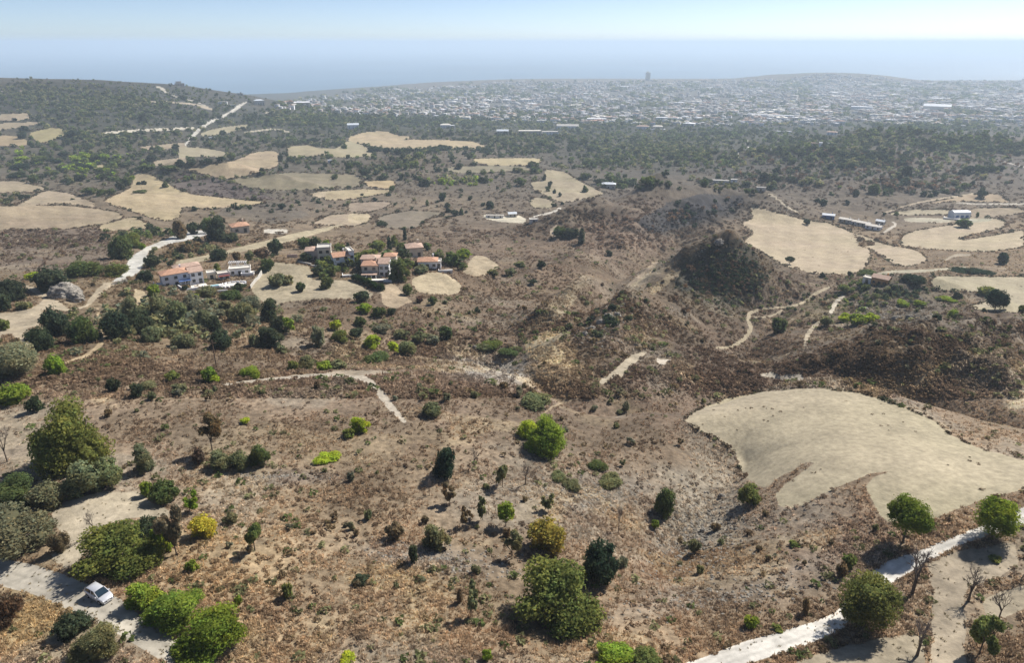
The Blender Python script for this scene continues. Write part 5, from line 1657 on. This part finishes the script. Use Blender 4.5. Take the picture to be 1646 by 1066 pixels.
def terrace(px, py, w_, d_, h_, rot, label, mat='paving', pool=False, rnd=False, name='terrace', cat='terrace'):
    X, Y, Z = at(px, py)
    r = empty(name, (X, Y, Z), -math.atan2(X, Y) + math.radians(rot), label=label, cat=cat)
    if px < 760: q_ = depth_of(X, Y, Z) / 345; r.scale = (q_, q_, q_)
    m_ = MB()
    if rnd:
        n = 20; q0 = len(m_.v)
        for z in (-3, h_):
            for i in range(n):
                a = 2 * math.pi * i / n; m_.v.append((math.cos(a) * w_ / 2, math.sin(a) * d_ / 2, z))
        for i in range(n): m_.f.append((i, (i + 1) % n, n + (i + 1) % n, n + i))
        m_.f.append(tuple(range(n, 2 * n)))
    else: m_.box(0, 0, -3, w_, d_, h_ + 3)
    m_.build('slab', M[mat], r)
    wl = MB()
    if rnd:
        for i in range(20):
            a0 = 2 * math.pi * (i + .5) / 20
            wl.box(math.cos(a0) * w_ * .49, math.sin(a0) * d_ * .49, h_, .3, math.hypot(w_, d_) * .12, .8, math.atan2(math.sin(a0) * d_, math.cos(a0) * w_))
    else:
        wl.box(0, -d_ / 2 + .15, h_ + .002, w_, .3, .8)
        wl.box(-w_ / 2 + .15, .16, h_ + .002, .3, d_ - .34, .8)
    wl.build('parapet', M['white'], r)
    if pool:
        MB().box(0, .4, h_ + .005, w_ * .6, d_ * .5, .06).build('pool', M['poolwater'], r)
    return r
terrace(375, 462, 13, 7, 1.3, 6, 'rounded white terrace with a parapet below the awning pavilion', rnd=True)
terrace(343, 463, 9, 5, 1.0, 0, 'white paved garden terrace right of the villa with a small blue pool', pool=True)
terrace(258, 458, 6, 4, .6, 0, 'small white paved terrace left of the villa', mat='paving')
terrace(399, 441, 6, 6, .8, -8, 'pale terrace at the right end of the long low building')

# hamlet right of the villa
house(388, 374, 10, 'small far house with a bright orange roof behind the tan slope', [(0, 3, 8, 7, 3.2, 'hip', 'cream', 'tile', 2)])
house(514, 420, -5, 'pale flat topped house with a pinkish wing at the left of the right hand houses', [(2.5, 4, 6.5, 7, 6.2, 'flat', 'cream', 'concrete', 2), (-3.6, 5, 6, 7, 5.0, 'hip', 'pink', 'tilep', 2)])
house(556, 429, 12, 'house with a red tiled roof and a tall white gable wall', [(-1.5, 4, 8, 7, 5.2, 'gable', 'white', 'tile', 2), (3.6, 4.6, 2.4, 7.6, 7.0, 'flat', 'white', 'paving', 1)])
bh = house(602, 446, -10, 'biggest house of the hamlet with several orange roofs and a shaded front porch', [
    (-2, 4, 8, 8, 6.0, 'hip', 'cream', 'tile', 2), (4.8, 5.5, 5, 9, 6.6, 'gable', 'white', 'tilep', 2), (-3.5, 13, 9, 7, 6.6, 'hip', 'pink', 'tilep', 2), (6.5, 15, 6, 6, 7.2, 'hip', 'cream', 'tile', 1)])
MB().box(-2, -2.2, 2.5, 7.6, 4, .25).build('porch_roof', M['tilep'], bh)
pp = MB()
for x_ in (-5.4, -3.2, -.8, 1.4): pp.box(x_, -3.9, -2, .3, .3, 4.5)
pp.build('porch', M['white'], bh)
terrace(608, 452, 14, 5, .5, -10, 'white forecourt in front of the biggest house', mat='paving')
house(668, 414, 6, 'upper right house with a faded orange hipped roof', [(0, 5, 8, 8, 4.6, 'hip', 'cream', 'tilep', 2)])
house(689, 432, -4, 'lower right house with a broad orange roof and white end wall', [(-.5, 4, 9.5, 7, 3.4, 'hip', 'white', 'tile', 3), (5, 3.5, 2.2, 5, 2.8, 'flat', 'white', 'paving', 1)])
terrace(716, 436, 7, 3.5, .4, 0, 'small white yard slab right of the last orange roof', mat='paving')
terrace(562, 444, 7, 4, .5, 0, 'pale forecourt below the house with the white gable', mat='concrete')
def garden_wall(pts, label, mat='concrete', hgt=1.6, name='garden_wall'):
    P_ = [np.array(at(*p)) for p in pts]; m_ = MB()
    for a, b2 in zip(P_[:-1], P_[1:]):
        c_ = (a + b2) / 2; d2 = b2 - a
        m_.box(c_[0], c_[1], min(a[2], b2[2]) - 1.5, np.hypot(d2[0], d2[1]) + .2, .35, 1.5 + hgt + abs(d2[2]) * .5, math.atan2(d2[1], d2[0]))
    o = m_.build(name, M[mat]); tag(o, label, 'wall'); return o
garden_wall([(403, 464), (407, 458), (413, 451), (421, 441)], 'grey fence like wall at the left of the round tan field', hgt=1.4)
garden_wall([(287, 462), (296, 467), (318, 467), (345, 470), (366, 470)], 'white retaining wall below the villa terraces', 'white', 1.0, 'retaining_wall')
garden_wall([(180, 458), (205, 455), (236, 446)], 'stone wall below the pale driveway', 'rock', 1.2, 'stone_wall')
garden_wall([(480, 421), (500, 427), (516, 431)], 'low pale wall on the edge of the round tan field', 'paving', .8)
garden_wall([(628, 421), (645, 422), (660, 424)], 'thin white wall between the two groups of roofs', 'white', .8)
garden_wall([(462, 414), (478, 414)], 'short pink wall left of the pale flat topped house', 'pink', 1.8)

# right side
oh = house(1412, 459, -14, 'orange walled house with a faded flat roof at the foot of the rocky ridge', [(0, 4, 9, 7, 4.0, 'gable', 'orange', 'tilep', 3), (-7, 3, 4.5, 5, 2.6, 'flat', 'white', 'paving', 1)])
barn = empty('barn', at(1541, 349), .05, label='barn with a pale blue grey arched metal roof by the long fields', cat='barn')
bw = 17.5; m_ = MB()
n = 10; z0 = 4.4
for x_ in (-bw / 2, bw / 2):
    for i in range(n + 1):
        a = math.pi * i / n; m_.v.append((x_, 5 * math.cos(a), z0 + 2.6 * math.sin(a)))
for i in range(n): m_.f.append((i, i + 1, n + 2 + i, n + 1 + i))
m_.build('roof', M['metalroof'], barn, smooth=True)
m_ = MB().box(0, -4.9, -2, bw - .4, .2, 6.4).box(0, 4.9, -2, bw - .4, .2, 6.4)
for x_ in (-bw / 2 + .2, bw / 2 - .2):
    q0 = len(m_.v); m_.v += [(x_, 5 * math.cos(math.pi * i / n) * .98, z0 + 2.55 * math.sin(math.pi * i / n)) for i in range(n + 1)] + [(x_, -4.9, -2), (x_, 4.9, -2)]
    m_.f.append(tuple(range(q0, q0 + n + 3)))
m_.build('wall', M['metalroof'], barn)
for x_ in (-5, 0, 5): MB().box(x_, -5.05, 0, 3, .1, 3).build('door', M['blue'], barn)
terrace(1541, 353, 26, 8, .5, 0, 'pale yard slab in front of the barn', mat='concrete')
for k, (px, py, w_, lab) in enumerate([
    (1357, 358, 13, 'leftmost pale cabin in the row beyond the middle field'),
    (1371, 361, 12, 'second pale cabin from the left beyond the middle field'),
    (1386, 364, 14, 'third pale cabin from the left beyond the middle field, with a blue wall'),
    (1402, 369, 16, 'longest pale cabin beyond the middle field, nearest the loop track'),
    (1413, 361, 9, 'small white cabin behind the longest one beyond the middle field')]):
    house(px, py, -18, lab, [(0, 3, w_ * .85, 5.5, 3.0, 'gable', 'white' if k % 2 else 'concrete', 'paving' if k < 4 else 'metalroof', 3)], cat='cabin', name='cabin', group='cabins beyond the middle field', sink=1.5)
house(1331, 352, 0, 'small dark blue walled house left of the row of pale cabins', [(0, 3, 11, 6, 3.4, 'gable', 'blue', 'metalroof', 2)], name='cabin', cat='cabin')
house(824, 349, 8, 'small grey roofed hut in the pale yard in the middle of the valley', [(0, 3, 8, 6, 3.0, 'gable', 'concrete', 'metalroof', 2)], name='hut', cat='hut')
house(795, 351, -5, 'long low white shed at the left of the pale yard', [(0, 2.5, 17, 4, 2.2, 'flat', 'white', 'paving', 3)], name='shed', cat='shed')
house(858, 358, 5, 'small white hut at the end of the pale yard track', [(0, 2, 7, 5, 2.4, 'flat', 'paving', 'paving', 1)], name='hut', cat='hut')
house(978, 303, 0, 'grey stone farmhouse in the green hollow behind the brown hill', [(0, 5, 17, 9, 5, 'hip', 'concrete', 'metalroof', 3)], name='farmhouse')
house(1158, 296, 0, 'white ruined farmhouse on the rise behind the middle field', [(0, 4, 20, 8, 4, 'flat', 'paving', 'concrete', 3), (16, 4, 8, 8, 6, 'flat', 'white', 'concrete', 1)], name='farmhouse')
house(1223, 307, 0, 'small pale ruin beside the thin track behind the middle field', [(0, 3, 9, 6, 3, 'flat', 'concrete', 'concrete', 1)], name='ruin', cat='ruin')
house(1324, 235, 0, 'white flat roofed shed on the far scrub rise', [(0, 6, 16, 10, 5, 'flat', 'white', 'white', 2), (-18, 6, 20, 10, 4, 'flat', 'pink', 'tilep', 2)], name='shed', cat='shed')
house(1337, 217, 0, 'white house on the crest in front of the town', [(0, 6, 22, 10, 6, 'hip', 'white', 'tilep', 3)])
house(1260, 214, 0, 'low white building left of the house on the crest', [(0, 6, 34, 10, 4, 'flat', 'white', 'white', 4)], name='low_building', cat='building')
# far left hill
house(289, 138, 0, 'house standing alone on the skyline of the left hill', [(0, 6, 24, 11, 6, 'flat', 'pink', 'concrete', 4), (-2, 7, 14, 9, 10.5, 'flat', 'cream', 'tilep', 3)])
house(386, 153, 0, 'small pale house at the right end of the left hill skyline', [(0, 6, 16, 9, 4, 'flat', 'concrete', 'concrete', 2)])
house(418, 169, 10, 'blue grey building at the top of the winding pale road', [(0, 8, 24, 14, 11, 'hip', 'concrete', 'metalroof', 4)], name='building', cat='building')
house(358, 168, -8, 'white house left of the winding pale road', [(0, 6, 20, 10, 6, 'flat', 'white', 'paving', 3)])
house(374, 172, 8, 'lower white house left of the winding pale road', [(0, 6, 12, 9, 5, 'flat', 'white', 'paving', 2)])
house(342, 224, 0, 'tiny white shed below the winding pale road', [(0, 4, 12, 6, 3, 'flat', 'white', 'white', 2)], name='shed', cat='shed')
house(531, 262, 0, 'tiny white hut beside the green mound in the fields', [(0, 3, 6, 5, 3.4, 'flat', 'white', 'white', 1)], name='hut', cat='hut')
house(568, 207, 0, 'white gabled house left of the big sandy field', [(0, 8, 24, 14, 8, 'gable', 'white', 'metalroof', 3)])
house(716, 206, 0, 'white house with wings above the big sandy field', [(0, 8, 26, 14, 8, 'hip', 'white', 'paving', 4), (18, 8, 12, 12, 6, 'flat', 'white', 'white', 2)])
house(808, 216, 0, 'grey roofed building left of the long white factory', [(0, 8, 26, 14, 7, 'gable', 'concrete', 'metalroof', 4)], name='building', cat='building')
house(852, 217, 3, 'long flat white factory building in front of the town', [(0, 14, 50, 20, 8, 'flat', 'cream', 'paving', 7), (46, 14, 36, 18, 6, 'flat', 'white', 'concrete', 5)], name='factory', cat='factory')
house(912, 207, -3, 'second long white roof right of the long factory', [(0, 14, 60, 20, 7, 'gable', 'white', 'concrete', 6)], name='factory', cat='factory')
house(1033, 208, 0, 'house with a pinkish roof left of the white terraced house', [(0, 8, 34, 14, 8, 'hip', 'white', 'tilep', 4)])
wt = house(1057, 208, 0, 'white house standing on a broad white terrace before the town', [(0, 8, 26, 13, 8, 'hip', 'cream', 'paving', 4)])
MB().box(0, -2, -6, 46, 10, 8).build('terrace', M['white'], wt)
house(959, 196, 0, 'bright white warehouse left of the pink roofed house', [(0, 14, 60, 24, 9, 'flat', 'white', 'white', 5)], name='warehouse', cat='warehouse')
house(1075, 194, 0, 'bright white warehouse above the white terraced house', [(0, 14, 80, 24, 9, 'flat', 'white', 'white', 5)], name='warehouse', cat='warehouse')
house(1505, 178, 0, 'largest pale hall with a curved grey roof in the right of the town', [(0, 30, 95, 36, 16, 'gable', 'paving', 'metalroof', 6)], name='hall', cat='hall')
house(1385, 176, 0, 'long bright white hall in the middle of the right town', [(0, 20, 80, 30, 10, 'flat', 'white', 'white', 5)], name='hall', cat='hall')
house(1245, 190, 0, 'long white row building at the near edge of the town', [(0, 12, 150, 20, 10, 'flat', 'white', 'white', 8)], name='row_building', cat='building')
house(1505, 192, 0, 'pink apartment block at the near edge of the right town', [(0, 12, 40, 16, 20, 'flat', 'pink', 'pink', 4)], name='apartment_block', cat='building')

# lone tower block on the coast
X, Y, Z = at(1041, 129)
tw = empty('tower_block', (X, Y, Z), 0, label='tall narrow tower block alone against the sea on the coast', cat='tower')
MB().box(0, 0, -10, 34, 26, 66).build('wall', M['concrete'], tw)
MB().box(0, 0, 56.01, 36, 28, 2).box(-4, 0, 58.02, 14, 12, 8).build('roof', M['concrete'], tw)
for k in range(12):
    MB().box(0, -13.1, 3 + k * 4.4, 28, .5, 1.9).build('window_band', M['glass'], tw)

# town houses: the nearest ones each a thing, the rest one mass
def town_proto(sd):
    r = random.Random(sd); w_, d_, h_ = 1.0, r.uniform(.6, .9), r.uniform(.40, .75)
    return w_, d_, h_
def town_mesh(sd, wall, roof):
    w_, d_, h_ = town_proto(sd); r = random.Random(sd + 50)
    m_ = MB().box(0, 0, -.3, w_, d_, h_ + .3)
    me_f = len(m_.f)
    m_.box(0, 0, h_ + .001, w_ * 1.04, d_ * 1.04, .04)
    m_.box(r.uniform(-.2, .2), r.uniform(-.1, .2), h_ + .042, .3, .25, .16)
    rf = len(m_.f)
    n = 3
    for s_ in range(max(1, int(h_ / .25))):
        for k in range(n):
            m_.box(-.5 + (k + .5) / n, -d_ / 2 - .003, .08 + s_ * .25, .16, .02, .12)
            m_.box(-.5 - .003, -d_ / 2 + d_ * (k + .5) / n, .08 + s_ * .25, .02, .12, .12)
    me = bpy.data.meshes.new('town_house'); me.from_pydata(m_.v, [], m_.f)
    me.materials.append(M[wall]); me.materials.append(M[roof]); me.materials.append(M['glass'])
    for p in me.polygons: p.material_index = 0 if p.index < me_f else 1 if p.index < rf else 2
    me.update(); return me
TOWN = [town_mesh(i, *wr) for i, wr in enumerate([('white', 'paving'), ('white', 'tilep'), ('cream', 'tilep'), ('white', 'concrete'), ('pink', 'tile'), ('concrete', 'white')])]
rg2 = np.random.default_rng(5)
n = 27000
qx = rg2.uniform(440, 1760, n); qy = rg2.uniform(117, 204, n)
top = np.interp(qx, [430, 500, 560, 640, 700, 823, 1000, 1260, 1300, 1340, 1400, 1440, 1760], [166, 160, 150, 143, 139, 131, 129, 128, 121, 119, 121, 129, 130])
bot = np.interp(qx, [430, 560, 823, 1050, 1250, 1450, 1646, 1760], [178, 184, 198, 202, 208, 206, 206, 206])
pr_ = np.interp(qx, [440, 600, 823, 1100, 1300, 1760], [.22, .42, .55, .8, 1, 1]) * np.interp(qy, [118, 130, 138, 150, 172, 186, 205], [.6, .7, .9, 1, .85, .55, .22])
pr_ *= np.clip(.75 + 1.3 * fbm(qx / 38, qy / 7, 33, 3), .04, 1.3)
k = (qy > top) & (qy < bot) & (rg2.random(n) < pr_)
X, Y, Z, ok = cast(qx[k], qy[k]); qx = qx[k][ok]; qy = qy[k][ok]; X, Y, Z = X[ok], Y[ok], Z[ok]
sz = rg2.uniform(7, 17, len(X)) * np.interp(Y, [2000, 5000], [.85, 1.3]) * (1 + (rg2.random(len(X)) < .07) * rg2.uniform(.5, 2, len(X)))
order = np.argsort(-(sz / Y) - (qy > 175) * .004)
near = order[:296]; rest = order[296:]
zones = [(0, 700, 'pale house on the left outskirts of the town'), (700, 950, 'pale house among the trees left of the town centre'),
         (950, 1150, 'pale house behind the white terraced house'), (1150, 1400, 'pale house at the town edge right of centre'), (1400, 9999, 'pale house in the right part of the town')]
tints = ['flat roofed white', 'orange roofed white', 'orange roofed cream', 'grey roofed white', 'red roofed pink', 'white roofed grey']
for i in near:
    t = int(rg2.choice(6, p=[.34, .14, .12, .2, .06, .14]))
    zn = [z[2] for z in zones if z[0] <= qx[i] < z[1]][0]
    o = bpy.data.objects.new('town_house', TOWN[t]); COL.objects.link(o)
    o.location = (X[i], Y[i], Z[i]); s_ = sz[i]; o.scale = (s_, s_, min(s_, 15)); o.rotation_euler = (0, 0, rg2.uniform(-.6, .6))
    tag(o, zn.replace('pale', tints[t]), 'house', zn.replace('pale house', 'houses'))
Vs = []; Fs = []; Cs = []; off = 0
wc = np.array([(.68, .67, .66), (.58, .55, .50), (.72, .71, .71), (.42, .39, .37), (.52, .45, .40)])
rc = np.array([(.55, .53, .50), (.40, .37, .34), (.36, .26, .21), (.68, .67, .66)])
bx = np.array([(-.5, -.4, -.3), (.5, -.4, -.3), (.5, .4, -.3), (-.5, .4, -.3), (-.5, -.4, .5), (.5, -.4, .5), (.5, .4, .5), (-.5, .4, .5),
               (-.54, -.44, .5), (.54, -.44, .5), (.54, .44, .5), (-.54, .44, .5), (-.54, -.44, .56), (.54, -.44, .56), (.54, .44, .56), (-.54, .44, .56)])
bf = np.array([(0, 1, 5, 4), (1, 2, 6, 5), (2, 3, 7, 6), (3, 0, 4, 7), (12, 13, 14, 15), (8, 9, 13, 12), (9, 10, 14, 13), (10, 11, 15, 14), (11, 8, 12, 15)])
for i in rest:
    a = rg2.uniform(-.7, .7); c, s_ = math.cos(a), math.sin(a); S_ = sz[i]; hz2 = min(S_, 14) * rg2.uniform(.6, 1.3)
    if rg2.random() < .03: hz2 *= 2.0
    v_ = np.stack([(bx[:, 0] * c - bx[:, 1] * s_) * S_ + X[i], (bx[:, 0] * s_ + bx[:, 1] * c) * S_ + Y[i], bx[:, 2] * hz2 + Z[i]], -1)
    Vs.append(v_); Fs.append(bf + off); off += 16
    Cs.append(np.concatenate([np.tile(wc[rg2.integers(0, 5)], (8, 1)), np.tile(rc[rg2.integers(0, 4)], (8, 1))]))
tm, nt, b = new_mat('town_walls')
a_ = nd(nt, 'ShaderNodeAttribute', attribute_name='tone')
fv, _n2 = noise_factor(nt, .15, 2, .5, .85, 1.1)
nt.links.new(tint(nt, a_.outputs['Color'], fv), b.inputs['Base Color'])
link('distant_town', np_mesh('distant_town', np.concatenate(Vs), np.concatenate(Fs), tm, np.concatenate(Cs)), kind='stuff')
print('town', len(near), len(rest))

# ------------------------------------------------------------------ rocks
def rock(px, py, w_, h_, seed, label, group=None):
    X, Y, Z = at(px, py); d = depth_of(X, Y, Z) / F
    n1, n2 = 40, 26; vs = []; fs = []
    for j in range(n2 + 1):
        th = math.pi * j / n2
        for i in range(n1):
            ph = 2 * math.pi * i / n1
            vs.append((math.sin(th) * math.cos(ph), math.sin(th) * math.sin(ph), math.cos(th)))
    vs = np.array(vs)
    q = 1 + .30 * ridged(vs[:, 0] * 2.1 + seed, vs[:, 1] * 2.1 + vs[:, 2] * 2.6, seed, 4)
    vs = vs * q[:, None]
    vs[:, 2] = np.round(vs[:, 2] * 4.2) / 4.2 * .5 + vs[:, 2] * .5
    vs = vs * np.array([w_ * d * .5, w_ * d * .42, h_ * d * .6]); vs[:, 2] += h_ * d * .12
    for j in range(n2):
        for i in range(n1): fs.append((j * n1 + i, (j + 1) * n1 + i, (j + 1) * n1 + (i + 1) % n1, j * n1 + (i + 1) % n1))
    o = link('boulder', np_mesh('boulder', vs, fs, M['rock']), None, label, 'boulder', group)
    o.location = (X, Y, Z); return o
rock(105, 476, 46, 26, 3, 'largest grey limestone boulder in the left tan clearing')
rock(124, 484, 22, 18, 7, 'smaller boulder leaning on the right of the largest one')
for k, (x, y, w_, lab) in enumerate([(978, 512, 16, 'white rock on the crest of the rocky knoll'), (992, 508, 12, 'smaller white rock right of the knoll crest'), (966, 520, 14, 'pale rock left below the knoll crest'),
    (952, 530, 12, 'pale rock lower left on the rocky knoll'), (940, 538, 10, 'lowest pale rock on the left flank of the knoll'), (763, 559, 7, 'tiny white rock beside the ravine bushes'),
    (898, 373, 14, 'pale rock face on the left of the brown hump'), (1156, 391, 14, 'pale rock on the top of the dark cone hill'), (1390, 500, 12, 'pale rock under the rocky ridge'), (1440, 515, 14, 'pale ledge rock in front of the rocky ridge'),
    (1462, 512, 12, 'second ledge rock in front of the rocky ridge'), (1130, 855, 10, 'pale rock in the grey gully right of the plot'), (1160, 800, 12, 'pale rock high in the grey gully')]):
    rock(x, y, w_, w_ * .7, 20 + k, lab)
# loose stones
rg3 = np.random.default_rng(9)
def stone_geo(sd):
    r = np.random.default_rng(sd); v_ = SQV * r.uniform(.7, 1.2, (len(SQV), 1)) * np.array([.5, .45, .3]); return v_, SQF, np.ones((len(v_), 3))
ST = [stone_geo(i) for i in range(4)]
XX = []; SS = []
for px, py, rx, ry, an, n, s0 in [(1120, 860, 70, 80, 20, 900, .5), (700, 900, 120, 24, 8, 350, .4), (940, 790, 110, 30, 0, 380, .4), (430, 766, 110, 8, 0, 160, .35), (1170, 960, 160, 24, -10, 350, .4), (160, 970, 160, 50, 20, 120, .3), (975, 525, 50, 22, -30, 300, .8), (790, 590, 70, 22, 0, 300, .4), (1430, 500, 60, 20, 0, 200, 1.0), (1165, 430, 50, 40, 0, 160, .9)]:
    x, y = blob_pixels(px, py, rx, ry, n, rg3, an); X, Y, Z, ok = cast(x, y)
    ok &= np.isin(region_at(X, Y), [0]); XX.append(np.stack([X, Y, Z], -1)[ok]); SS.append(s0 * rg3.uniform(.4, 1.7, ok.sum()))
XX = np.concatenate(XX); SS = np.concatenate(SS)
merge_copies('loose_stones', ST, XX[:, 0], XX[:, 1], XX[:, 2], SS, SS, np.array([(.42, .39, .34)]) * rg3.uniform(.7, 1.2, (len(SS), 1)), M['leafc'], rng=rg3)

# pole
p = empty('utility_pole', at(349, 595), .3, label='thin dark wooden pole on the left mid slope above the bright green bushes', cat='pole')
MB().tube((0, 0, -1), (0, 0, 8.2), .16, .11, 8).build('shaft', M['wood'], p)
MB().box(0, 0, 7.3, 1.8, .12, .14).build('crossarm', M['wood'], p)
p = empty('lamp_post', at(291, 382), .3, label='thin white lamp post beside the pale platform above the villa', cat='lamp post')
MB().tube((0, 0, -1), (0, 0, 7), .14, .09, 8).build('shaft', M['white'], p)
MB().box(.5, 0, 6.95, 1.3, .25, .14).build('lamp_head', M['white'], p)
p = empty('utility_pole', at(331, 405), .3, label='slender dark pole on the tan slope above the villa', cat='pole')
MB().tube((0, 0, -1), (0, 0, 6.5), .14, .09, 8).build('shaft', M['wood'], p)
MB().box(0, 0, 5.9, 1.4, .12, .14).build('crossarm', M['wood'], p)

# ------------------------------------------------------------------ the car
def car(px, py, toward):
    X, Y, Z = at(px, py); X2, Y2, Z2 = at(*toward)
    hd = math.atan2(Y2 - Y, X2 - X)
    r = empty('hatchback_car', (X, Y, Z + .05), hd, label='silver hatchback car driving down the pale concrete road at the lower left', cat='car')
    pc = paint('silver_car_paint', (.62, .63, .66), .28, .03, 2, metal=.35, spec=.5)
    dk = paint('dark_trim', (.02, .02, .022), .6, .1, 5)
    gl = paint('tinted_glass', (.015, .03, .045), .06, .05, 2, spec=.8)
    ty = paint('rubber', (.018, .018, .018), .9, .1, 5); rm = paint('alloy', (.45, .45, .47), .35, .05, 3, metal=.7)
    li = paint('lamp_lens', (.75, .78, .8), .1, .03, 2, spec=.8); rd = paint('rear_lens', (.35, .02, .02), .2, .05, 2)
    pl = paint('plate', (.7, .7, .68), .5, .02, 2)
    # body: cross sections along the length (x, half width, sill z, shoulder z, top z)
    st = [(-2.02, .62, .42, .70, .86), (-1.95, .78, .28, .80, .98), (-1.5, .86, .24, .88, 1.0), (-.6, .88, .22, .88, .98), (.3, .88, .22, .86, .97), (.9, .88, .22, .84, .95), (1.3, .86, .24, .80, .90), (1.75, .80, .26, .70, .80), (1.98, .66, .32, .58, .66), (2.04, .5, .40, .52, .56)]
    v_ = []; f_ = []; prof = lambda hw, a, s_, t: [(-hw * .9, a), (-hw, a + .12), (-hw, s_), (-hw * .93, (s_ + t) / 2 + .02), (-hw * .80, t), (0, t + .035), (hw * .80, t), (hw * .93, (s_ + t) / 2 + .02), (hw, s_), (hw, a + .12), (hw * .9, a)]
    for x, hw, a, s_, t in st:
        for y, z in prof(hw, a, s_, t): v_.append((x, y, z))
    n = 11
    for i in range(len(st) - 1):
        for j in range(n): f_.append((i * n + j, (i + 1) * n + j, (i + 1) * n + (j + 1) % n, i * n + (j + 1) % n))
    f_.append(tuple(range(n))[::-1]); f_.append(tuple(range((len(st) - 1) * n, len(st) * n)))
    m_ = MB().poly(v_, f_); bo = m_.build('body', pc, r, smooth=True)
    # cabin in glass, with roof and pillars in paint
    cs = [(-1.88, .70, .96), (-1.55, .64, 1.40), (-1.0, .62, 1.49), (.05, .62, 1.49), (.42, .66, 1.40), (1.12, .74, .95)]
    v_ = []; f_ = []
    for x, hw, t in cs: v_ += [(x, -.78, .93), (x, -hw, t), (x, hw, t), (x, .78, .93)]
    for i in range(len(cs) - 1):
        for j in range(3): f_.append((i * 4 + j, (i + 1) * 4 + j, (i + 1) * 4 + j + 1, i * 4 + j + 1))
    MB().poly(v_, f_).build('side_windows', gl, r)
    rv = [(-1.72, .69, 1.22), (-1.55, .67, 1.43), (-1.0, .655, 1.525), (.05, .655, 1.525), (.30, .67, 1.47)]
    v_ = []; f_ = []
    for x, hw, t in rv: v_ += [(x, -hw, t - .05), (x, -hw * .9, t + .01), (x, 0, t + .03), (x, hw * .9, t + .01), (x, hw, t - .05)]
    for i in range(len(rv) - 1):
        for j in range(4): f_.append((i * 5 + j, (i + 1) * 5 + j, (i + 1) * 5 + j + 1, i * 5 + j + 1))
    MB().poly(v_, f_).build('roof', pc, r, smooth=True)
    for s_ in (-1, 1):
        p_ = MB().tube((.30, s_ * .665, 1.44), (1.12, s_ * .76, .96), .045, .05, 6).tube((-.45, s_ * .655, 1.48), (-.45, s_ * .79, .93), .04, .05, 6).tube((-1.6, s_ * .66, 1.42), (-1.80, s_ * .76, .95), .07, .10, 6)
        p_.build('pillar', pc, r)
        MB().box(.86, s_ * .90, .93, .16, .20, .14).build('mirror', pc, r)
        MB().box(1.90, s_ * .56, .56, .16, .30, .14, -s_ * .35).build('headlight', li, r)
        MB().box(-1.98, s_ * .62, .72, .10, .20, .26).build('tail_light', rd, r)
        MB().box(-.2, s_ * .885, .62, .16, .03, .03).build('door_handle', dk, r)
    w_ = MB().poly([(.38, -.60, 1.425), (.38, .60, 1.425), (1.14, .70, .985), (1.14, -.70, .985)], [(0, 3, 2, 1)]).build('windscreen', gl, r)
    w_.location = (.02, 0, .02)
    MB().box(2.0, 0, .40, .12, .9, .16).build('grille', dk, r)
    MB().box(2.07, 0, .42, .03, .46, .10).build('number_plate', pl, r)
    MB().box(1.96, 0, .24, .2, 1.3, .14).build('front_bumper', pc, r)
    for x in (-1.28, 1.28):
        for s_ in (-1, 1):
            m_ = MB().tube((x, s_ * .70, .31), (x, s_ * .89, .31), .31, .31, 20); m_.f.append(tuple(range(20))[::-1])
            wl = m_.build('wheel', ty, r)
            MB().tube((x, s_ * .885, .31), (x, s_ * .905, .31), .19, .18, 14).build('rim', rm, wl)
            MB().tube((x, s_ * .60, .33), (x, s_ * .878, .33), .37, .37, 16).build('wheel_arch', dk, r)
    return r
car(161, 961, (235, 1003))
# ------------------------------------------------------------------ haze
hm = bpy.data.materials.new('haze'); hm.use_nodes = True
hm.node_tree.nodes.clear()
ho = nd(hm.node_tree, 'ShaderNodeOutputMaterial')
pv = nd(hm.node_tree, 'ShaderNodeVolumePrincipled')
pv.inputs['Color'].default_value = (.70, .85, 1.0, 1)
pv.inputs['Density'].default_value = HAZE
pv.inputs['Anisotropy'].default_value = 0.15
hm.node_tree.links.new(pv.outputs[0], ho.inputs['Volume'])
hb = MB().box(0, 35000, -345, 200000, 90000, 345 + 50)
hz = hb.build('haze', hm)
hz['kind'] = 'stuff'

# ------------------------------------------------------------------ tell look-alikes apart
ONES = 'first second third fourth fifth sixth seventh eighth ninth tenth eleventh twelfth thirteenth fourteenth fifteenth sixteenth seventeenth eighteenth nineteenth twentieth'.split()
def ordinal(n):
    if n <= 20: return ONES[n - 1]
    t, u_ = divmod(n, 10)
    tens = ['', '', 'twenty', 'thirty', 'forty', 'fifty', 'sixty', 'seventy', 'eighty', 'ninety']
    if t > 9: return 'hundred-and-' + ordinal(n - 100)
    return tens[t] + '-' + ONES[u_ - 1] if u_ else tens[t][:-1] + 'ieth'
by = {}
for o in list(COL.objects):
    if o.parent is None and o.get('label'): by.setdefault(o['label'], []).append(o)
for lab, os_ in by.items():
    if len(os_) < 2: continue
    os_.sort(key=lambda o: float(project(o.location[0], o.location[1], o.location[2])[0]))
    for i, o in enumerate(os_):
        o['label'] = '%s, %s from the left' % (lab, ordinal(i + 1)) if i < len(os_) - 1 else lab + ', rightmost of them'
for o in COL.objects:
    if o.get('label') and not 4 <= len(o['label'].replace(',', ' ').split()) <= 16: print('LABEL', o['label'])
